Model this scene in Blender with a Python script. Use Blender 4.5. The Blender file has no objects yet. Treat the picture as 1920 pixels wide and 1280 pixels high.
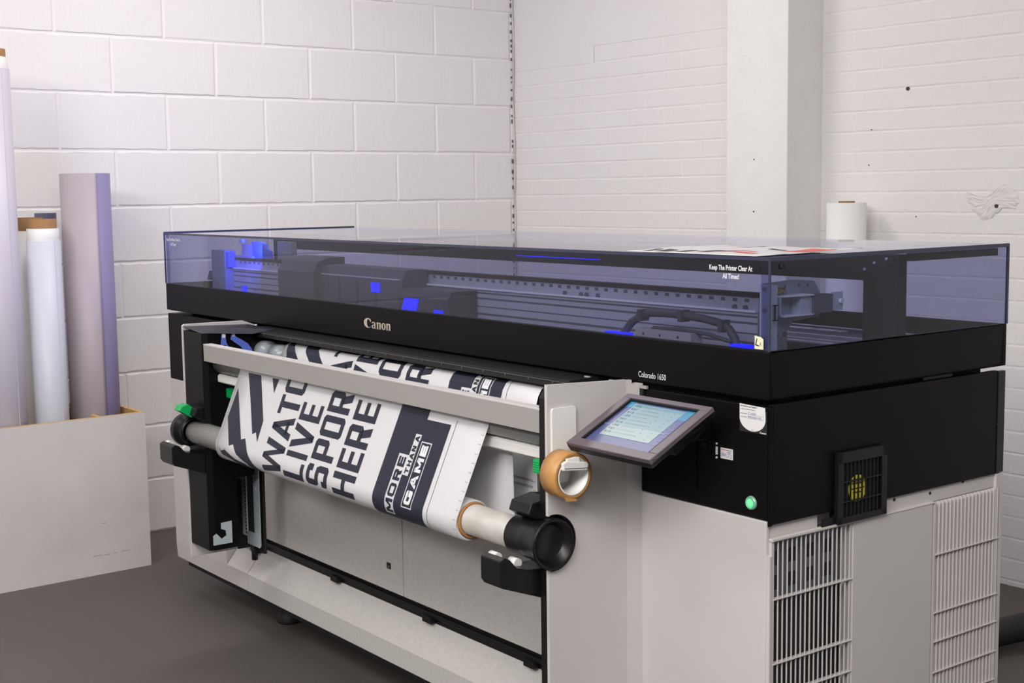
import bpy, bmesh, math, random
from math import radians as RAD, sin, cos, pi
from mathutils import Vector, Matrix
from mathutils.geometry import tessellate_polygon
random.seed(7)
S = bpy.context.scene
COL = S.collection

# ------------------------------------------------------------------ camera
def cam_basis(yaw, pitch, roll):
    cy, sy, cp, sp = cos(yaw), sin(yaw), cos(pitch), sin(pitch)
    f = Vector((-sy*cp, cy*cp, sp)); r = Vector((cy, sy, 0)); u = r.cross(f)
    c, s = cos(roll), sin(roll)
    return c*r + s*u, -s*r + c*u, f
r_, u_, f_ = cam_basis(RAD(51.5462), RAD(-6.3269), RAD(-0.7892))
cd = bpy.data.cameras.new('camera'); cam = bpy.data.objects.new('camera', cd); COL.objects.link(cam)
M = Matrix((( r_[0], u_[0], -f_[0], 5.3003), (r_[1], u_[1], -f_[1], -4.2390), (r_[2], u_[2], -f_[2], 1.3950), (0, 0, 0, 1)))
cam.matrix_world = M
cd.sensor_width = 36; cd.lens = 36*2557.1/1920; cd.clip_start = .05; cd.clip_end = 60
cd.dof.use_dof = False
S.camera = cam

# ------------------------------------------------------------------ world, lights, exposure
S.view_settings.view_transform = 'Standard'
S.view_settings.look = 'None'
S.view_settings.gamma = 1
S.view_settings.use_curve_mapping = False
S.view_settings.exposure = 0.0
w = bpy.data.worlds.new('world'); S.world = w; w.use_nodes = True
bgn = w.node_tree.nodes['Background']; bgn.inputs[0].default_value = (.86, .87, .92, 1); bgn.inputs[1].default_value = .17
def area(name, loc, size, power, target, color=(1, .965, .94)):
    l = bpy.data.lights.new(name, 'AREA'); l.shape = 'RECTANGLE'; l.size, l.size_y = size; l.energy = power; l.color = color
    o = bpy.data.objects.new(name, l); COL.objects.link(o); o.location = loc
    o.rotation_euler = (Vector(target) - Vector(loc)).to_track_quat('-Z', 'Y').to_euler()
    return o
area('ceiling_light_near_wall', (1.35, -1.95, 2.95), (1.5, .5), 31, (1.3, -1.95, 0))
area('ceiling_light_front', (1.9, -4.4, 2.95), (1.5, .6), 30, (1.9, -3.9, 0))
area('ceiling_light_camera', (5.0, -4.2, 2.95), (2.2, 1.2), 128, (3.0, -2.4, .6))
area('ceiling_light_far', (4.6, -6.4, 2.9), (1.8, .6), 112, (2.6, -2.3, .5))

# ------------------------------------------------------------------ materials
MATS = {}
def mat(name, rgb, rough=.5, metal=0, emit=0, noise=0, nscale=30, bump=0, bscale=80, spec=.5, ecol=None, vary=None, stretch=None):
    m = bpy.data.materials.new(name); m.use_nodes = True; nt = m.node_tree; b = nt.nodes['Principled BSDF']
    b.inputs['Base Color'].default_value = (*rgb, 1); b.inputs['Roughness'].default_value = rough; b.inputs['Metallic'].default_value = metal
    b.inputs['Specular IOR Level'].default_value = spec
    if emit:
        b.inputs['Emission Color'].default_value = (*(ecol or rgb), 1); b.inputs['Emission Strength'].default_value = emit
    tc = nt.nodes.new('ShaderNodeTexCoord'); src = tc.outputs['Object']
    if stretch:
        mp = nt.nodes.new('ShaderNodeMapping'); mp.inputs['Scale'].default_value = stretch; nt.links.new(src, mp.inputs[0]); src = mp.outputs[0]
    if noise:
        n = nt.nodes.new('ShaderNodeTexNoise'); n.inputs['Scale'].default_value = nscale; n.inputs['Detail'].default_value = 6
        nt.links.new(src, n.inputs['Vector'])
        mx = nt.nodes.new('ShaderNodeMix'); mx.data_type = 'RGBA'
        c2 = vary or tuple(max(0, c*(1-noise)) for c in rgb)
        mx.inputs[6].default_value = (*rgb, 1); mx.inputs[7].default_value = (*c2, 1)
        rp = nt.nodes.new('ShaderNodeMapRange'); rp.inputs[1].default_value = .4; rp.inputs[2].default_value = .75
        nt.links.new(n.outputs[0], rp.inputs[0]); nt.links.new(rp.outputs[0], mx.inputs[0]); nt.links.new(mx.outputs[2], b.inputs['Base Color'])
    if bump:
        n = nt.nodes.new('ShaderNodeTexNoise'); n.inputs['Scale'].default_value = bscale; n.inputs['Detail'].default_value = 4
        nt.links.new(src, n.inputs['Vector'])
        bp = nt.nodes.new('ShaderNodeBump'); bp.inputs['Strength'].default_value = bump; bp.inputs['Distance'].default_value = .002
        nt.links.new(n.outputs[0], bp.inputs['Height']); nt.links.new(bp.outputs[0], b.inputs['Normal'])
    MATS[name] = m
    return m
def srgb(r, g, b):
    f = lambda c: (c/255/12.92) if c/255 <= .04045 else ((c/255+.055)/1.055)**2.4
    return (f(r), f(g), f(b))

BLACK = mat('satin black sheet metal', (.0044, .0037, .0041), .40, spec=.12, bump=.15, bscale=900, noise=.25, nscale=6)
BLACKP = mat('black plastic', (.006, .006, .0065), .36, spec=.35)
DARK = mat('near black recess', (.006, .006, .007), .7)
WHITE = mat('light grey powder coat', (.56, .535, .525), .5, bump=.1, bscale=900, noise=.03, nscale=5)
WHITED = mat('light grey panel with dust specks', (.56, .54, .515), .55, noise=.10, nscale=90)
GREY = mat('grey painted aluminium', (.33, .315, .30), .5)
TUBE = mat('satin grey tube', (.30, .30, .295), .38, metal=.3)
PLW = mat('warm white plastic', (.76, .75, .72), .42)
PLASTER = mat('white masonry paint', (.80, .79, .785), .75, noise=.05, nscale=7, bump=.5, bscale=70)
VINYL = mat('white vinyl sheet', (.66, .65, .665), .42)
INK = mat('dark navy ink', srgb(38, 40, 56), .5, spec=.35)
INKL = mat('grey registration ink', srgb(150, 150, 160), .5)
CARD = mat('brown cardboard core', srgb(150, 112, 72), .8, noise=.15, nscale=60)
ORANGE = mat('tan card ring', srgb(170, 120, 70), .7)
CORE = mat('scuffed white core tube', (.55, .53, .50), .5, noise=.35, nscale=9, vary=(.36, .31, .25))
COREG = mat('grey core tube', (.35, .345, .335), .5)
GREEN = mat('green plastic', srgb(0, 165, 85), .4)
STEEL = mat('zinc plated steel', (.50, .58, .62), .4, metal=.3)
STEELD = mat('dull steel', (.30, .33, .36), .45, metal=.3)
ALU = mat('extruded aluminium', (.48, .49, .51), .42, metal=.2)
ALUD = mat('dark extrusion groove', (.10, .10, .115), .5)
BRONZE = mat('brownish carriage cover', (.075, .060, .062), .45)
BLUEM = mat('blue anodised metal', srgb(60, 90, 235), .4)
BLUEL = mat('blue ultraviolet lamp glow', (.01, .02, .6), .5, emit=1.6, ecol=(.004, .006, 1))
BLUEG = mat('blue lit plastic', (.10, .16, .62), .5)
YEL = mat('yellow warning label', srgb(240, 180, 20), .5)
YELF = mat('yellow fan label', (.85, .74, .06), .5)
BEZEL = mat('grey monitor bezel', srgb(98, 88, 94), .45)
TAPE = mat('brown parcel tape', srgb(190, 140, 82), .45, noise=.1, nscale=60)
TAPEF = mat('brown parcel tape edge', srgb(168, 122, 66), .6, noise=.12, nscale=200)
WOODE = mat('raw board edge', srgb(205, 165, 110), .7, noise=.25, nscale=25)
BOARD = mat('white melamine board', (.62, .59, .585), .5, noise=.10, nscale=3, vary=(.54, .51, .51))
ROLLA = mat('silver grey sheet', srgb(166, 155, 163), .5, noise=.05, nscale=4)
ROLLB = mat('pale blue white film', srgb(196, 198, 208), .45)
ROLLC = mat('pale lilac film', srgb(194, 189, 200), .45)
ROLLIN = mat('lilac sheet', srgb(134, 126, 164), .5)
NAVYR = mat('navy film', srgb(14, 30, 52), .35)
SLATE = mat('slate film', srgb(95, 100, 125), .5)
LOGO = mat('pale gold lettering', (.58, .50, .42), .35, metal=.3)
WTXT = mat('white print', (.78, .78, .80), .5)
STICK = mat('white sticker', (.72, .71, .70), .5)
CREAM = mat('cream tape label', srgb(226, 222, 190), .6)
PEN = mat('blue pen', srgb(70, 90, 160), .6)
REDP = mat('red ink', srgb(215, 95, 85), .5)
BPRINT = mat('black print', (.02, .02, .022), .5)
DIRT = mat('dark hole', (.05, .045, .04), .9)
PATCH = mat('chipped grey mortar', (.72, .70, .69), .9, bump=1.0, bscale=60)
CABW = mat('painted cable', (.66, .64, .62), .6)
RUB = mat('black rubber', (.012, .012, .012), .6)
CLEAR = mat('frosted clear plastic', (.30, .33, .35), .25)

def floor_mat():
    m = bpy.data.materials.new('grey painted concrete'); m.use_nodes = True; nt = m.node_tree; b = nt.nodes['Principled BSDF']
    tc = nt.nodes.new('ShaderNodeTexCoord')
    n = nt.nodes.new('ShaderNodeTexNoise'); n.inputs['Scale'].default_value = 1.7; n.inputs['Detail'].default_value = 9
    n2 = nt.nodes.new('ShaderNodeTexNoise'); n2.inputs['Scale'].default_value = 160
    nt.links.new(tc.outputs['Object'], n.inputs[0]); nt.links.new(tc.outputs['Object'], n2.inputs[0])
    mx = nt.nodes.new('ShaderNodeMix'); mx.data_type = 'RGBA'; mx.inputs[6].default_value = (.082, .072, .066, 1); mx.inputs[7].default_value = (.104, .092, .084, 1)
    nt.links.new(n.outputs[0], mx.inputs[0])
    rp = nt.nodes.new('ShaderNodeMapRange'); rp.inputs[1].default_value = .66; rp.inputs[2].default_value = .80; rp.inputs[4].default_value = .35
    nt.links.new(n2.outputs[0], rp.inputs[0])
    m2 = nt.nodes.new('ShaderNodeMix'); m2.data_type = 'RGBA'; m2.inputs[7].default_value = (.25, .24, .225, 1)
    nt.links.new(rp.outputs[0], m2.inputs[0]); nt.links.new(mx.outputs[2], m2.inputs[6]); nt.links.new(m2.outputs[2], b.inputs['Base Color'])
    b.inputs['Roughness'].default_value = .6
    bp = nt.nodes.new('ShaderNodeBump'); bp.inputs['Strength'].default_value = .25; bp.inputs['Distance'].default_value = .002
    nt.links.new(n2.outputs[0], bp.inputs['Height']); nt.links.new(bp.outputs[0], b.inputs['Normal'])
    return m
FLOOR = floor_mat()

def wall_mat(name, striated, base):
    m = bpy.data.materials.new(name); m.use_nodes = True; nt = m.node_tree; b = nt.nodes['Principled BSDF']
    b.inputs['Roughness'].default_value = .62
    tc = nt.nodes.new('ShaderNodeTexCoord'); L = nt.links.new
    n = nt.nodes.new('ShaderNodeTexNoise'); n.inputs['Scale'].default_value = 1.4; n.inputs['Detail'].default_value = 7; L(tc.outputs['Object'], n.inputs[0])
    mx = nt.nodes.new('ShaderNodeMix'); mx.data_type = 'RGBA'; mx.inputs[6].default_value = (*base, 1); mx.inputs[7].default_value = (base[0]*.94, base[1]*.925, base[2]*.93, 1)
    L(n.outputs[0], mx.inputs[0])
    pit = nt.nodes.new('ShaderNodeTexVoronoi'); pit.inputs['Scale'].default_value = 14; L(tc.outputs['Object'], pit.inputs[0])
    pr = nt.nodes.new('ShaderNodeMapRange'); pr.inputs[1].default_value = .045; pr.inputs[2].default_value = .02; pr.inputs[3].default_value = 0; pr.inputs[4].default_value = .5
    L(pit.outputs['Distance'], pr.inputs[0])
    sel = nt.nodes.new('ShaderNodeMath'); sel.operation = 'GREATER_THAN'; sel.inputs[1].default_value = .90
    sp = nt.nodes.new('ShaderNodeSeparateColor'); L(pit.outputs['Color'], sp.inputs[0]); L(sp.outputs[0], sel.inputs[0])
    ml = nt.nodes.new('ShaderNodeMath'); ml.operation = 'MULTIPLY'; L(pr.outputs[0], ml.inputs[0]); L(sel.outputs[0], ml.inputs[1])
    m2 = nt.nodes.new('ShaderNodeMix'); m2.data_type = 'RGBA'; m2.inputs[7].default_value = (.34, .31, .30, 1)
    L(ml.outputs[0], m2.inputs[0]); L(mx.outputs[2], m2.inputs[6]); L(m2.outputs[2], b.inputs['Base Color'])
    fine = nt.nodes.new('ShaderNodeTexNoise'); fine.inputs['Scale'].default_value = 60; fine.inputs['Detail'].default_value = 5; L(tc.outputs['Object'], fine.inputs[0])
    h = fine.outputs[0]
    if striated:
        mp = nt.nodes.new('ShaderNodeMapping'); mp.inputs['Scale'].default_value = (1, 120, 2.0); L(tc.outputs['Object'], mp.inputs[0])
        st = nt.nodes.new('ShaderNodeTexNoise'); st.inputs['Scale'].default_value = 1.0; st.inputs['Detail'].default_value = 3; L(mp.outputs[0], st.inputs[0])
        ad = nt.nodes.new('ShaderNodeMath'); ad.operation = 'ADD'; L(st.outputs[0], ad.inputs[0]); L(fine.outputs[0], ad.inputs[1]); h = ad.outputs[0]
    bp = nt.nodes.new('ShaderNodeBump'); bp.inputs['Strength'].default_value = .5; bp.inputs['Distance'].default_value = .0022
    L(h, bp.inputs['Height']); L(bp.outputs[0], b.inputs['Normal'])
    return m
WBLOCK = wall_mat('painted concrete block', True, (.80, .785, .785))
WBRICK = wall_mat('painted brick', False, (.79, .775, .77))

def glass_mat(name, tint, ior=1.49):
    m = bpy.data.materials.new(name); m.use_nodes = True; nt = m.node_tree; nt.nodes.clear(); L = nt.links.new
    out = nt.nodes.new('ShaderNodeOutputMaterial'); tr = nt.nodes.new('ShaderNodeBsdfTransparent'); tr.inputs[0].default_value = (*tint, 1)
    gl = nt.nodes.new('ShaderNodeBsdfGlossy'); gl.inputs['Roughness'].default_value = .03; gl.inputs[0].default_value = (.95, .95, 1, 1)
    fr = nt.nodes.new('ShaderNodeFresnel'); fr.inputs[0].default_value = ior
    ge = nt.nodes.new('ShaderNodeNewGeometry'); sb = nt.nodes.new('ShaderNodeMath'); sb.operation = 'SUBTRACT'; sb.inputs[0].default_value = 1
    L(ge.outputs['Backfacing'], sb.inputs[1])
    mu = nt.nodes.new('ShaderNodeMath'); mu.operation = 'MULTIPLY'; L(fr.outputs[0], mu.inputs[0]); L(sb.outputs[0], mu.inputs[1])
    mi = nt.nodes.new('ShaderNodeMixShader'); L(mu.outputs[0], mi.inputs[0]); L(tr.outputs[0], mi.inputs[1]); L(gl.outputs[0], mi.inputs[2])
    L(mi.outputs[0], out.inputs[0])
    return m
GLASS = glass_mat('smoke blue acrylic', (.725, .735, .84))

# ------------------------------------------------------------------ mesh builder
class MB:
    def __init__(s): s.v = []; s.f = []; s.m = []; s.sm = []
    def add(s, vs, fs, m=0, smooth=False):
        k = len(s.v); s.v += [tuple(v) for v in vs]
        for f in fs: s.f.append([i+k for i in f]); s.m.append(m); s.sm.append(smooth)
        return s
    def box(s, x0, x1, y0, y1, z0, z1, m=0):
        if x0 > x1: x0, x1 = x1, x0
        if y0 > y1: y0, y1 = y1, y0
        if z0 > z1: z0, z1 = z1, z0
        v = [(x, y, z) for x in (x0, x1) for y in (y0, y1) for z in (z0, z1)]
        return s.add(v, [(0,1,3,2), (4,6,7,5), (0,4,5,1), (2,3,7,6), (0,2,6,4), (1,5,7,3)], m)
    def prism(s, poly, axis, a0, a1, m=0, smooth=False):
        # poly: 2-D loop in the two other axes (order x,y,z without axis)
        if a0 > a1: a0, a1 = a1, a0
        ar = sum(poly[i][0]*poly[(i+1) % len(poly)][1]-poly[(i+1) % len(poly)][0]*poly[i][1] for i in range(len(poly)))
        if ar < 0: poly = poly[::-1]
        def P(p, a): return {0: (a, p[0], p[1]), 1: (p[0], a, p[1]), 2: (p[0], p[1], a)}[axis]
        n = len(poly); v = [P(p, a0) for p in poly]+[P(p, a1) for p in poly]
        flip = (axis == 1)
        tris = tessellate_polygon([[Vector((p[0], p[1], 0)) for p in poly]])
        fs = []
        def o(f): return f[::-1] if flip else f
        for t in tris:
            a, b, c = [poly[i] for i in t]
            cr = (b[0]-a[0])*(c[1]-a[1])-(b[1]-a[1])*(c[0]-a[0])
            t = t if cr > 0 else t[::-1]
            fs.append(o([i+n for i in t])); fs.append(o(list(t)[::-1]))
        for i in range(n):
            j = (i+1) % n; fs.append(o([i, j, j+n, i+n]))
        return s.add(v, fs, m, smooth)
    def lathe(s, prof, c, axis, n=40, m=0, smooth=True, a0=0, a1=2*pi):
        # prof: list of (r, a) ; axis 0/1/2 ; centre c
        full = abs(a1-a0-2*pi) < 1e-6; k = n if full else n+1; v = []
        for (r, a) in prof:
            for i in range(k):
                t = a0+(a1-a0)*i/n; p, q = r*cos(t), r*sin(t)
                v.append({0: (c[0]+a, c[1]+p, c[2]+q), 1: (c[0]+p, c[1]+a, c[2]+q), 2: (c[0]+p, c[1]+q, c[2]+a)}[axis])
        fs = []
        for j in range(len(prof)-1):
            for i in range(n):
                i2 = (i+1) % k; fs.append((j*k+i, j*k+i2, (j+1)*k+i2, (j+1)*k+i))
        return s.add(v, fs, m, smooth)
    def cyl(s, c, r, axis, h0, h1, n=32, m=0):
        s.lathe([(r, h0), (r, h1)], c, axis, n, m)
        return s.lathe([(0.00001, h0), (r, h0)], c, axis, n, m, False).lathe([(r, h1), (0.00001, h1)], c, axis, n, m, False)
    def tube(s, pts, r, n=10, m=0):
        pts = [Vector(p) for p in pts]; v = []; up = Vector((0, 0, 1))
        for i, p in enumerate(pts):
            d = (pts[min(i+1, len(pts)-1)]-pts[max(i-1, 0)]).normalized()
            a = d.cross(up)
            if a.length < 1e-3: a = d.cross(Vector((0, 1, 0)))
            a.normalize(); b = d.cross(a)
            for k in range(n): t = 2*pi*k/n; v.append(p+r*(cos(t)*a+sin(t)*b))
        fs = [(i*n+k, i*n+(k+1) % n, (i+1)*n+(k+1) % n, (i+1)*n+k) for i in range(len(pts)-1) for k in range(n)]
        fs += [list(range(n))[::-1], [(len(pts)-1)*n+k for k in range(n)]]
        return s.add(v, fs, m, True)
    def polys(s, loops, fn, m=0):
        for lp in loops:
            tr = tessellate_polygon([[Vector((p[0], p[1], 0)) for p in lp]])
            s.add([fn(*p) for p in lp], [list(t) for t in tr], m)
        return s
    def build(s, name, mats, parent=None, bevel=0, fix=True, mod=None):
        me = bpy.data.meshes.new(name); me.from_pydata(s.v, [], s.f)
        if not isinstance(mats, (list, tuple)): mats = [mats]
        for mm in mats: me.materials.append(mm)
        for p, i, sm in zip(me.polygons, s.m, s.sm): p.material_index = i; p.use_smooth = sm
        if fix:
            bm = bmesh.new(); bm.from_mesh(me); bmesh.ops.remove_doubles(bm, verts=bm.verts, dist=1e-6)
            bmesh.ops.recalc_face_normals(bm, faces=bm.faces); bm.to_mesh(me); bm.free()
        o = bpy.data.objects.new(name, me); COL.objects.link(o)
        if parent: o.parent = parent
        if bevel:
            b = o.modifiers.new('bevel', 'BEVEL'); b.width = bevel; b.segments = 2; b.limit_method = 'ANGLE'; b.angle_limit = RAD(40)
        return o
def split_build(mb, name, mats, parent=None, **k):
    # one object for each separate piece
    par = list(range(len(mb.v)))
    def find(i):
        while par[i] != i: par[i] = par[par[i]]; i = par[i]
        return i
    key = {}
    for i, v in enumerate(mb.v):
        kk = tuple(round(c, 5) for c in v)
        if kk in key: par[find(i)] = find(key[kk])
        else: key[kk] = i
    for f in mb.f:
        for i in f[1:]: par[find(i)] = find(f[0])
    groups = {}
    for n, f in enumerate(mb.f): groups.setdefault(find(f[0]), []).append(n)
    out = []
    for g_ in groups.values():
        m = MB(); idx = {}
        for n in g_:
            for i in mb.f[n]:
                if i not in idx: idx[i] = len(m.v); m.v.append(mb.v[i])
            m.f.append([idx[i] for i in mb.f[n]]); m.m.append(mb.m[n]); m.sm.append(mb.sm[n])
        out.append(m.build(name, mats, parent, **k))
    return out
def struct(o): o['kind'] = 'structure'; return o
def tag(o, label, cat, group=None):
    o['label'] = label; o['category'] = cat
    if group: o['group'] = group
    return o
def empty(name, loc=(0, 0, 0), rz=0):
    o = bpy.data.objects.new(name, None); COL.objects.link(o); o.location = loc; o.rotation_euler = (0, 0, rz); o.empty_display_size = .1
    return o

# text -> 2-D triangles
def text_tris(txt, size=1.0, bold=0, spacing=1.0):
    cu = bpy.data.curves.new('t', 'FONT'); cu.body = txt; cu.size = size; cu.offset = bold; cu.space_character = spacing; cu.resolution_u = 3
    ob = bpy.data.objects.new('t', cu); COL.objects.link(ob); bpy.context.view_layer.update()
    dg = bpy.context.evaluated_depsgraph_get(); me = ob.evaluated_get(dg).to_mesh()
    v = [(p.co.x, p.co.y) for p in me.vertices]; f = [list(p.vertices) for p in me.polygons]
    ob.evaluated_get(dg).to_mesh_clear(); bpy.data.objects.remove(ob); bpy.data.curves.remove(cu)
    return v, f
def text_fit(mb, txt, fn, x0, x1, y0, y1, m=0, bold=0):
    # fit the ink box of the text into x0..x1, y0..y1 and map with fn
    v, f = text_tris(txt, 1.0, bold)
    xs = [p[0] for p in v]; ys = [p[1] for p in v]
    a, b, c, d = min(xs), max(xs), min(ys), max(ys)
    mb.add([fn(x0+(x-a)/(b-a)*(x1-x0), y0+(y-c)/(d-c)*(y1-y0)) for x, y in v], f, m)

# stroke glyphs
def stroke(pts, w, closed=False):
    P = [Vector(p) for p in pts]; n = len(P); L = []; R = []
    for i in range(n):
        a = P[i-1] if (i > 0 or closed) else None; b = P[(i+1) % n] if (i < n-1 or closed) else None
        d1 = (P[i]-a).normalized() if a is not None else (b-P[i]).normalized()
        d2 = (b-P[i]).normalized() if b is not None else d1
        n1 = Vector((-d1.y, d1.x)); n2 = Vector((-d2.y, d2.x)); mt = (n1+n2).normalized(); k = w/2/max(.35, mt.dot(n1))
        L.append(P[i]+mt*k); R.append(P[i]-mt*k)
    out = []
    for i in range(n if closed else n-1):
        j = (i+1) % n; out.append([tuple(R[i]), tuple(R[j]), tuple(L[j]), tuple(L[i])])
    return out
def rect(x0, x1, y0, y1): return [[(x0, y0), (x1, y0), (x1, y1), (x0, y1)]]
def glyph(ch, W, H, t):
    h = t/2; c = min(W, H)*.22
    if ch == 'I': return rect(0, W, 0, H)
    if ch == 'L': return rect(0, t, 0, H)+rect(t, W, 0, t)
    if ch == 'T': return rect(W/2-h, W/2+h, 0, H-t)+rect(0, W, H-t, H)
    if ch == 'E': return rect(0, t, 0, H)+rect(t, W, 0, t)+rect(t, W*.95, H/2-h, H/2+h)+rect(t, W, H-t, H)
    if ch == 'H': return rect(0, t, 0, H)+rect(W-t, W, 0, H)+rect(t, W-t, H/2-h, H/2+h)
    if ch == 'N': return rect(0, t, 0, H)+rect(W-t, W, 0, H)+[[(t*.2, H), (t*1.25, H), (W-t*.2, 0), (W-t*1.25, 0)]]
    if ch == 'M': return rect(0, t, 0, H)+rect(W-t, W, 0, H)+[[(0, H), (t*1.15, H), (W/2+h*.9, H*.22), (W/2-h*.9, H*.22)], [(W, H), (W-t*1.15, H), (W/2-h*.9, H*.22), (W/2+h*.9, H*.22)]]
    if ch == 'V': return [[(0, H), (t*1.12, H), (W/2+h*.95, 0), (W/2-h*.95, 0)], [(W, H), (W-t*1.12, H), (W/2-h*.95, 0), (W/2+h*.95, 0)]]
    if ch == 'A': return [[(0, 0), (t*1.12, 0), (W/2+h*.95, H), (W/2-h*.95, H)], [(W, 0), (W-t*1.12, 0), (W/2-h*.95, H), (W/2+h*.95, H)]]+rect(W*.22, W*.78, H*.20, H*.20+t*.85)
    if ch == 'W':
        q = W/2
        return [[(0, H), (t*1.05, H), (q*.5+h, 0), (q*.5-h*.9, 0)], [(q+h*.8, H), (q-h*.8, H), (q*.5-h*.7, 0), (q*.5+h*.9, 0)],
                [(q-h*.8, H), (q+h*.8, H), (q*1.5+h*.7, 0), (q*1.5-h*.9, 0)], [(W, H), (W-t*1.05, H), (q*1.5-h, 0), (q*1.5+h*.9, 0)]]
    if ch == 'O': return stroke([(c, h), (W-c, h), (W-h, c), (W-h, H-c), (W-c, H-h), (c, H-h), (h, H-c), (h, c)], t, True)
    if ch == 'C': return stroke([(W-h, H*.30), (W-h, c), (W-c, h), (c, h), (h, c), (h, H-c), (c, H-h), (W-c, H-h), (W-h, H-c), (W-h, H*.70)], t)
    if ch == 'G': return stroke([(W*.55, H*.45), (W-h, H*.45), (W-h, c), (W-c, h), (c, h), (h, c), (h, H-c), (c, H-h), (W-c, H-h), (W-h, H-c), (W-h, H*.70)], t)
    if ch == 'S': return stroke([(h, H*.27), (h, c*.9), (c, h), (W-c, h), (W-h, c), (W-h, H*.5-c*.7), (W-c, H/2), (c, H/2), (h, H*.5+c*.7), (h, H-c), (c, H-h), (W-c, H-h), (W-h, H-c*.9), (W-h, H*.73)], t)
    if ch in 'PR':
        y = H*.36
        g = rect(0, t, 0, H)+stroke([(t, H-h), (W-c, H-h), (W-h, H-c), (W-h, y+c), (W-c, y+h), (t, y+h)], t)
        if ch == 'R': g += [[(W-t*1.25, 0), (W, 0), (W*.80, y+h), (W*.80-t*1.2, y+h)]]
        return g
    return []

# ------------------------------------------------------------------ room shell
YF, XR, ZC = -7.2, 6.6, 3.05
mb = MB(); mb.box(-.3, XR, YF, .3, -.12, 0); struct(mb.build('floor', FLOOR))
mb = MB(); mb.box(-.3, XR, YF, .3, ZC, ZC+.1); struct(mb.build('ceiling', PLASTER))

def masonry(name, plane, a0, a1, z0, z1, bw, bh, offs, joint, depth, material, jit, skip=None, nseg=4):
    # pillowed blocks standing proud of a recessed joint plane; real relief
    mb = MB(); rnd = random.Random(len(name)+int(bw*100))
    def P(a, z, d): return (d, a, z) if plane == 'x' else (a, -d, z)
    kz = 0
    z = z0
    row = 0
    while z < z1-1e-6:
        zt = min(z+bh, z1); off = offs(row); a = a0+((off-a0) % bw)-bw
        while a < a1-1e-6:
            l, r = max(a, a0), min(a+bw, a1)
            if r-l > .004:
                if skip and skip((l+r)/2, (z+zt)/2):
                    mb.add([P(l, z, depth*.8), P(r, z, depth*.8), P(r, zt, depth*.8), P(l, zt, depth*.8)], [(0, 1, 2, 3)])
                else:
                    j = joint; dd = depth*rnd.uniform(.7, 1.15); s = j*.9
                    # outer ring at joint depth 0, second ring, top ring (raised), each edge subdivided and jittered
                    def ring(ins, d, jj):
                        pts = []
                        L_, R_, B_, T_ = l+ins, r-ins, z+ins, zt-ins
                        for k in range(nseg): pts.append((L_+(R_-L_)*k/nseg, B_))
                        for k in range(2): pts.append((R_, B_+(T_-B_)*k/2))
                        for k in range(nseg): pts.append((R_-(R_-L_)*k/nseg, T_))
                        for k in range(2): pts.append((L_, T_-(T_-B_)*k/2))
                        return [P(p[0]+rnd.uniform(-jj, jj), p[1]+rnd.uniform(-jj, jj), d+rnd.uniform(-jj, jj)*.25) for p in pts]
                    k = nseg*2+4
                    r0 = ring(0, 0, 0); r1 = ring(j*.5, depth*.1, jit*.5); r2 = ring(j*.5+s, dd, jit); 
                    v = r0+r1+r2
                    fs = []
                    for q in range(2):
                        for i in range(k): fs.append((q*k+i, q*k+(i+1) % k, (q+1)*k+(i+1) % k, (q+1)*k+i))
                    fs.append(list(range(2*k, 3*k)))
                    mb.add(v, fs, 0, False)
            a += bw
        z += bh; row += 1
    # backing slab
    if plane == 'x': mb.box(-.25, -.002, a0, a1, z0, z1)
    else: mb.box(a0, a1, .002, .25, z0, z1)
    o = mb.build(name, material, fix=False)
    me = o.data; bm = bmesh.new(); bm.from_mesh(me); bmesh.ops.recalc_face_normals(bm, faces=bm.faces)
    # open shells: make sure they face the room
    for f in bm.faces:
        c = f.calc_center_median()
        if plane == 'x' and c.x > -.0015 and f.normal.x < 0: f.normal_flip()
        if plane == 'y' and c.y < .0015 and f.normal.y > 0: f.normal_flip()
    bm.to_mesh(me); bm.free()
    return struct(o)
masonry('wall_left', 'x', YF, 0, 0, ZC, .45, .225, lambda r: (-.2455 if r % 2 == 0 else -.2455+.225), .006, .0046, WBLOCK, .0022, nseg=14)
masonry('wall_back', 'y', 0, XR, -.0565-.0, ZC, .225, .075, lambda r: (.03 if r % 2 == 0 else .03+.1125), .004, .0014, WBRICK, .0012,
        skip=lambda a, z: (a < 1.62 and z > 1.3+.075*9.2+.05*(a > .55)), nseg=3)
# square pier standing out from the brick wall
mb = MB(); mb.box(1.592, 1.898, -.204, .01, 0, ZC); o = mb.build('wall_pier', PLASTER, bevel=.004); struct(o)
# cracked corner joint with the thin painted cable that runs down it
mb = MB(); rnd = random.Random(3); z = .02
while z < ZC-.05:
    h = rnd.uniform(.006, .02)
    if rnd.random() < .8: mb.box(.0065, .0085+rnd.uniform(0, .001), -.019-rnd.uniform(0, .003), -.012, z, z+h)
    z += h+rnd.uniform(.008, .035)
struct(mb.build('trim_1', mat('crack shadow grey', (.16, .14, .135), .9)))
mb = MB(); mb.tube([(.014+.003*sin(i*1.3), -.010+.002*cos(i*.9), z) for i, z in enumerate([.01+.1*k for k in range(30)])], .004, 8)
tag(mb.build('corner_cable', CABW), 'thin white painted cable running down the corner of the two walls', 'cable')
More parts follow.
